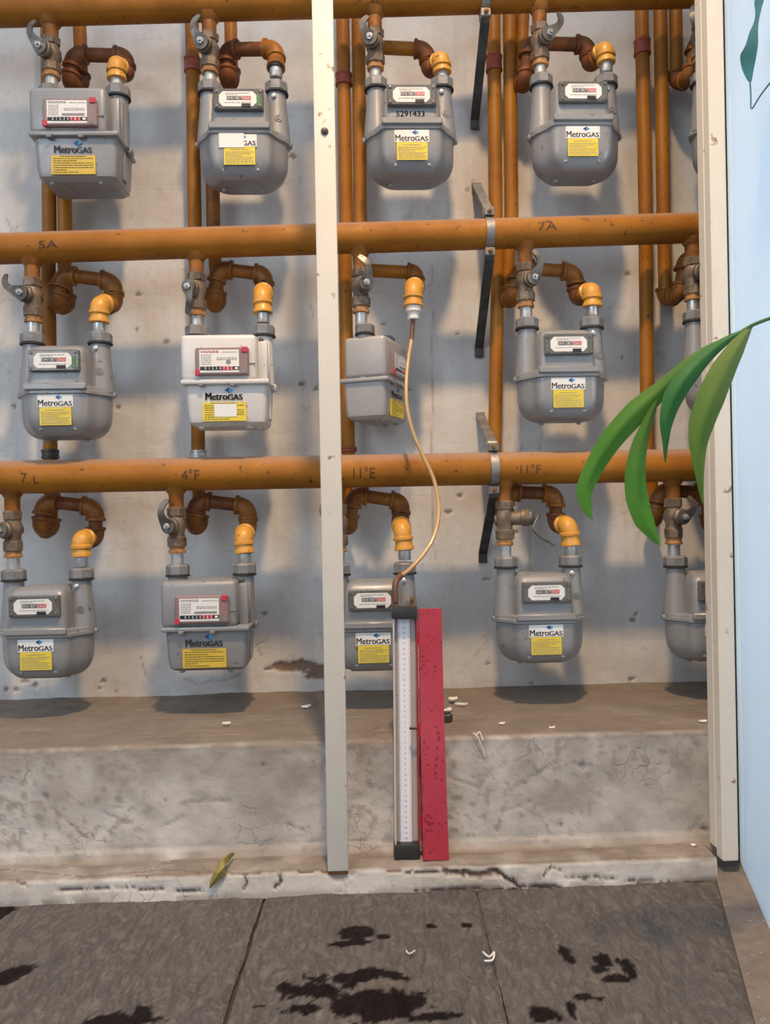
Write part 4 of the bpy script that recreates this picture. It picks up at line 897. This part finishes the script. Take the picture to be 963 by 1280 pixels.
blade('leaflet', leafpts([(940, 408, 0), (925, 432, -.01), (908, 462, -.016), (893, 495, -.02), (880, 530, -.02), (875, 560, -.018), (876, 595, -.015), (879, 630, -.010)]), [q*s_ for q in (3, 22, 33, 37, 33, 22, 11, 1)], M['leaf_olive'], pf, org, -.15)
# leaf hanging close to the frosted door glass
def dpt(px, py, off=-.022):
    d = ray(px, py); o3 = p1+nd*off; t = ((o3-Vector((0, 0, HC))).dot(nd)-0)/d.dot(nd); return Vector((0, 0, HC))+d*t
org2 = dpt(960, -20)
lf = empty('hanging_leaf', org2, 'hazy teal leaf hanging before the frosted glass at upper right', 'leaf')
blade('leaf_blade', [dpt(966, -45), dpt(958, -10), dpt(948, 25), dpt(939, 60), dpt(936, 85), dpt(938, 102)], [q*.0018 for q in (18, 22, 20, 16, 9, 2)], M['leaf_teal'], lf, org2, .0, .08)
mb = MB(); mb.tube([q-org2 for q in smooth_path([dpt(938, 102), dpt(939, 120), dpt(940, 136), dpt(952, 118), dpt(972, 92)])], .0011, 8); mb.build('stalk', M['leaf_teal'], lf)

# ================================================================== SMALL THINGS ON LEDGE AND FLOOR
def lump(name, loc, pts2, th, mat, label, cat, group=None, rz=0, curl=.0):
    mb = MB(); n = len(pts2); mb.rings([[(x, y, abs(x)*curl) for x, y in pts2], [(x*.93, y*.93, th*.4+abs(x)*curl*1.6+random.uniform(0, th)) for x, y in pts2]])
    o = mb.build(name, mat); o.location = loc; o.rotation_euler = (0, 0, rz); tag(o, label, cat, group); return o
# dry leaf draped over the kerb edge
la_, lb_ = P(293, 1066, YK+.03), P(263, 1110, YK-.006)
o0 = F(288, 1073, ZK+.004)
dl_path = [F(293, 1068, ZK+.010), F(288, 1074, ZK+.012), P(281, 1083, YK-.002), P(273, 1093, YK-.010), P(266, 1103, YK-.012), P(262, 1111, YK-.010)]
dlf = empty('dry_leaf', o0, 'curled olive brown dry leaf draped over the kerb', 'leaf')
blade('leaf_blade', dl_path, [q*.0013 for q in (3, 12, 16, 13, 7, 1)], M['dry_leaf'], dlf, o0, .2, .3)
def scrap(px, py, z, sz, label, kind='paper', asp=.5, rz=0.0):
    c = F(px, py, z); n = 9; pts2 = [(sz*math.cos(2*math.pi*i/n)*random.uniform(.6, 1.15), sz*asp*math.sin(2*math.pi*i/n)*random.uniform(.6, 1.15)) for i in range(n)]
    return lump('paper_scrap', c, pts2, .0018, M[kind], label, 'scrap', 'paper and paint scraps', rz, .15)
zt = ZL+.002
scrap(383, 884, zt, .013, 'greyish white scrap on the ledge left of the cream post', rz=.5)
scrap(283, 905, zt, .010, 'narrow white scrap at ledge front below the boxy grey meter', asp=.22)
scrap(566, 874, zt+.006, .017, 'crumpled white scrap highest beside the red cover', asp=.6, rz=.5)
scrap(578, 881, zt+.003, .014, 'flat white scrap right of the crumpled one by red cover', asp=.35)
scrap(561, 888, zt+.002, .013, 'white scrap touching the red cover just above the dark nut', asp=.6, rz=.9)
scrap(628, 905, zt, .006, 'tiny white crumb on ledge right of the dark nut')
scrap(690, 910, zt, .007, 'small white fleck at ledge front, middle of the right bay', asp=.35)
scrap(879, 902, zt, .007, 'small white fleck on ledge near the frame upright')
scrap(867, 1057, ZK+.002, .006, 'white crumb on the kerb near the frame upright')
scrap(18, 1070, ZK+.003, .010, 'slim white sliver on kerb at far left', asp=.15, rz=1.0)
c = F(559, 902, ZL+.001); mb = MB(); mb.lathe((0, 0, 0), (0, 0, 1), [(0, .0095), (.001, .0105), (.013, .0105), (.014, .0095)], 6); mb.lathe((0, 0, .014), (0, 0, 1), [(0, .006), (.004, .0055)], 14); o = mb.build('hex_nut', M['steel_bar']); o.location = c; tag(o, 'dark hexagonal pipe plug on the ledge behind the red cover', 'nut')
# white wire scraps
def wire(pp, z, label, r=.0009):
    q = [F(x, y, z+dz) for x, y, dz in pp]; mb = MB(); mb.tube([a-q[0] for a in smooth_path(q, 4)], r, 6); o = mb.build('thread_scrap', M['paper']); o.location = q[0]; tag(o, label, 'thread', 'white thread scraps')
wire([(604, 1190, 0), (612, 1196, .003), (618, 1190, .002), (616, 1200, .001), (606, 1201, 0)], .006, 'knotted white thread scrap on the slate floor', .0013)
wire([(508, 1188, 0), (512, 1192, .001), (519, 1188, 0)], .006, 'short curved white thread on slate left of the knotted one')
q = [P(592, 916, YL-.004), P(598, 922, YL-.008), P(603, 934, YL-.008), P(607, 945, YL-.007)]
mb = MB(); mb.tube([a-q[0] for a in smooth_path(q, 4)], .0010, 6); mb.tube([a-q[0] for a in smooth_path([P(596, 918, YL-.006), P(600, 915, YL-.004), P(604, 925, YL-.008)], 4)], .0009, 6); o = mb.build('thread_scrap', M['paper']); o.location = q[0]; tag(o, 'white thread hanging over the ledge edge right of the red cover', 'thread', 'white thread scraps')
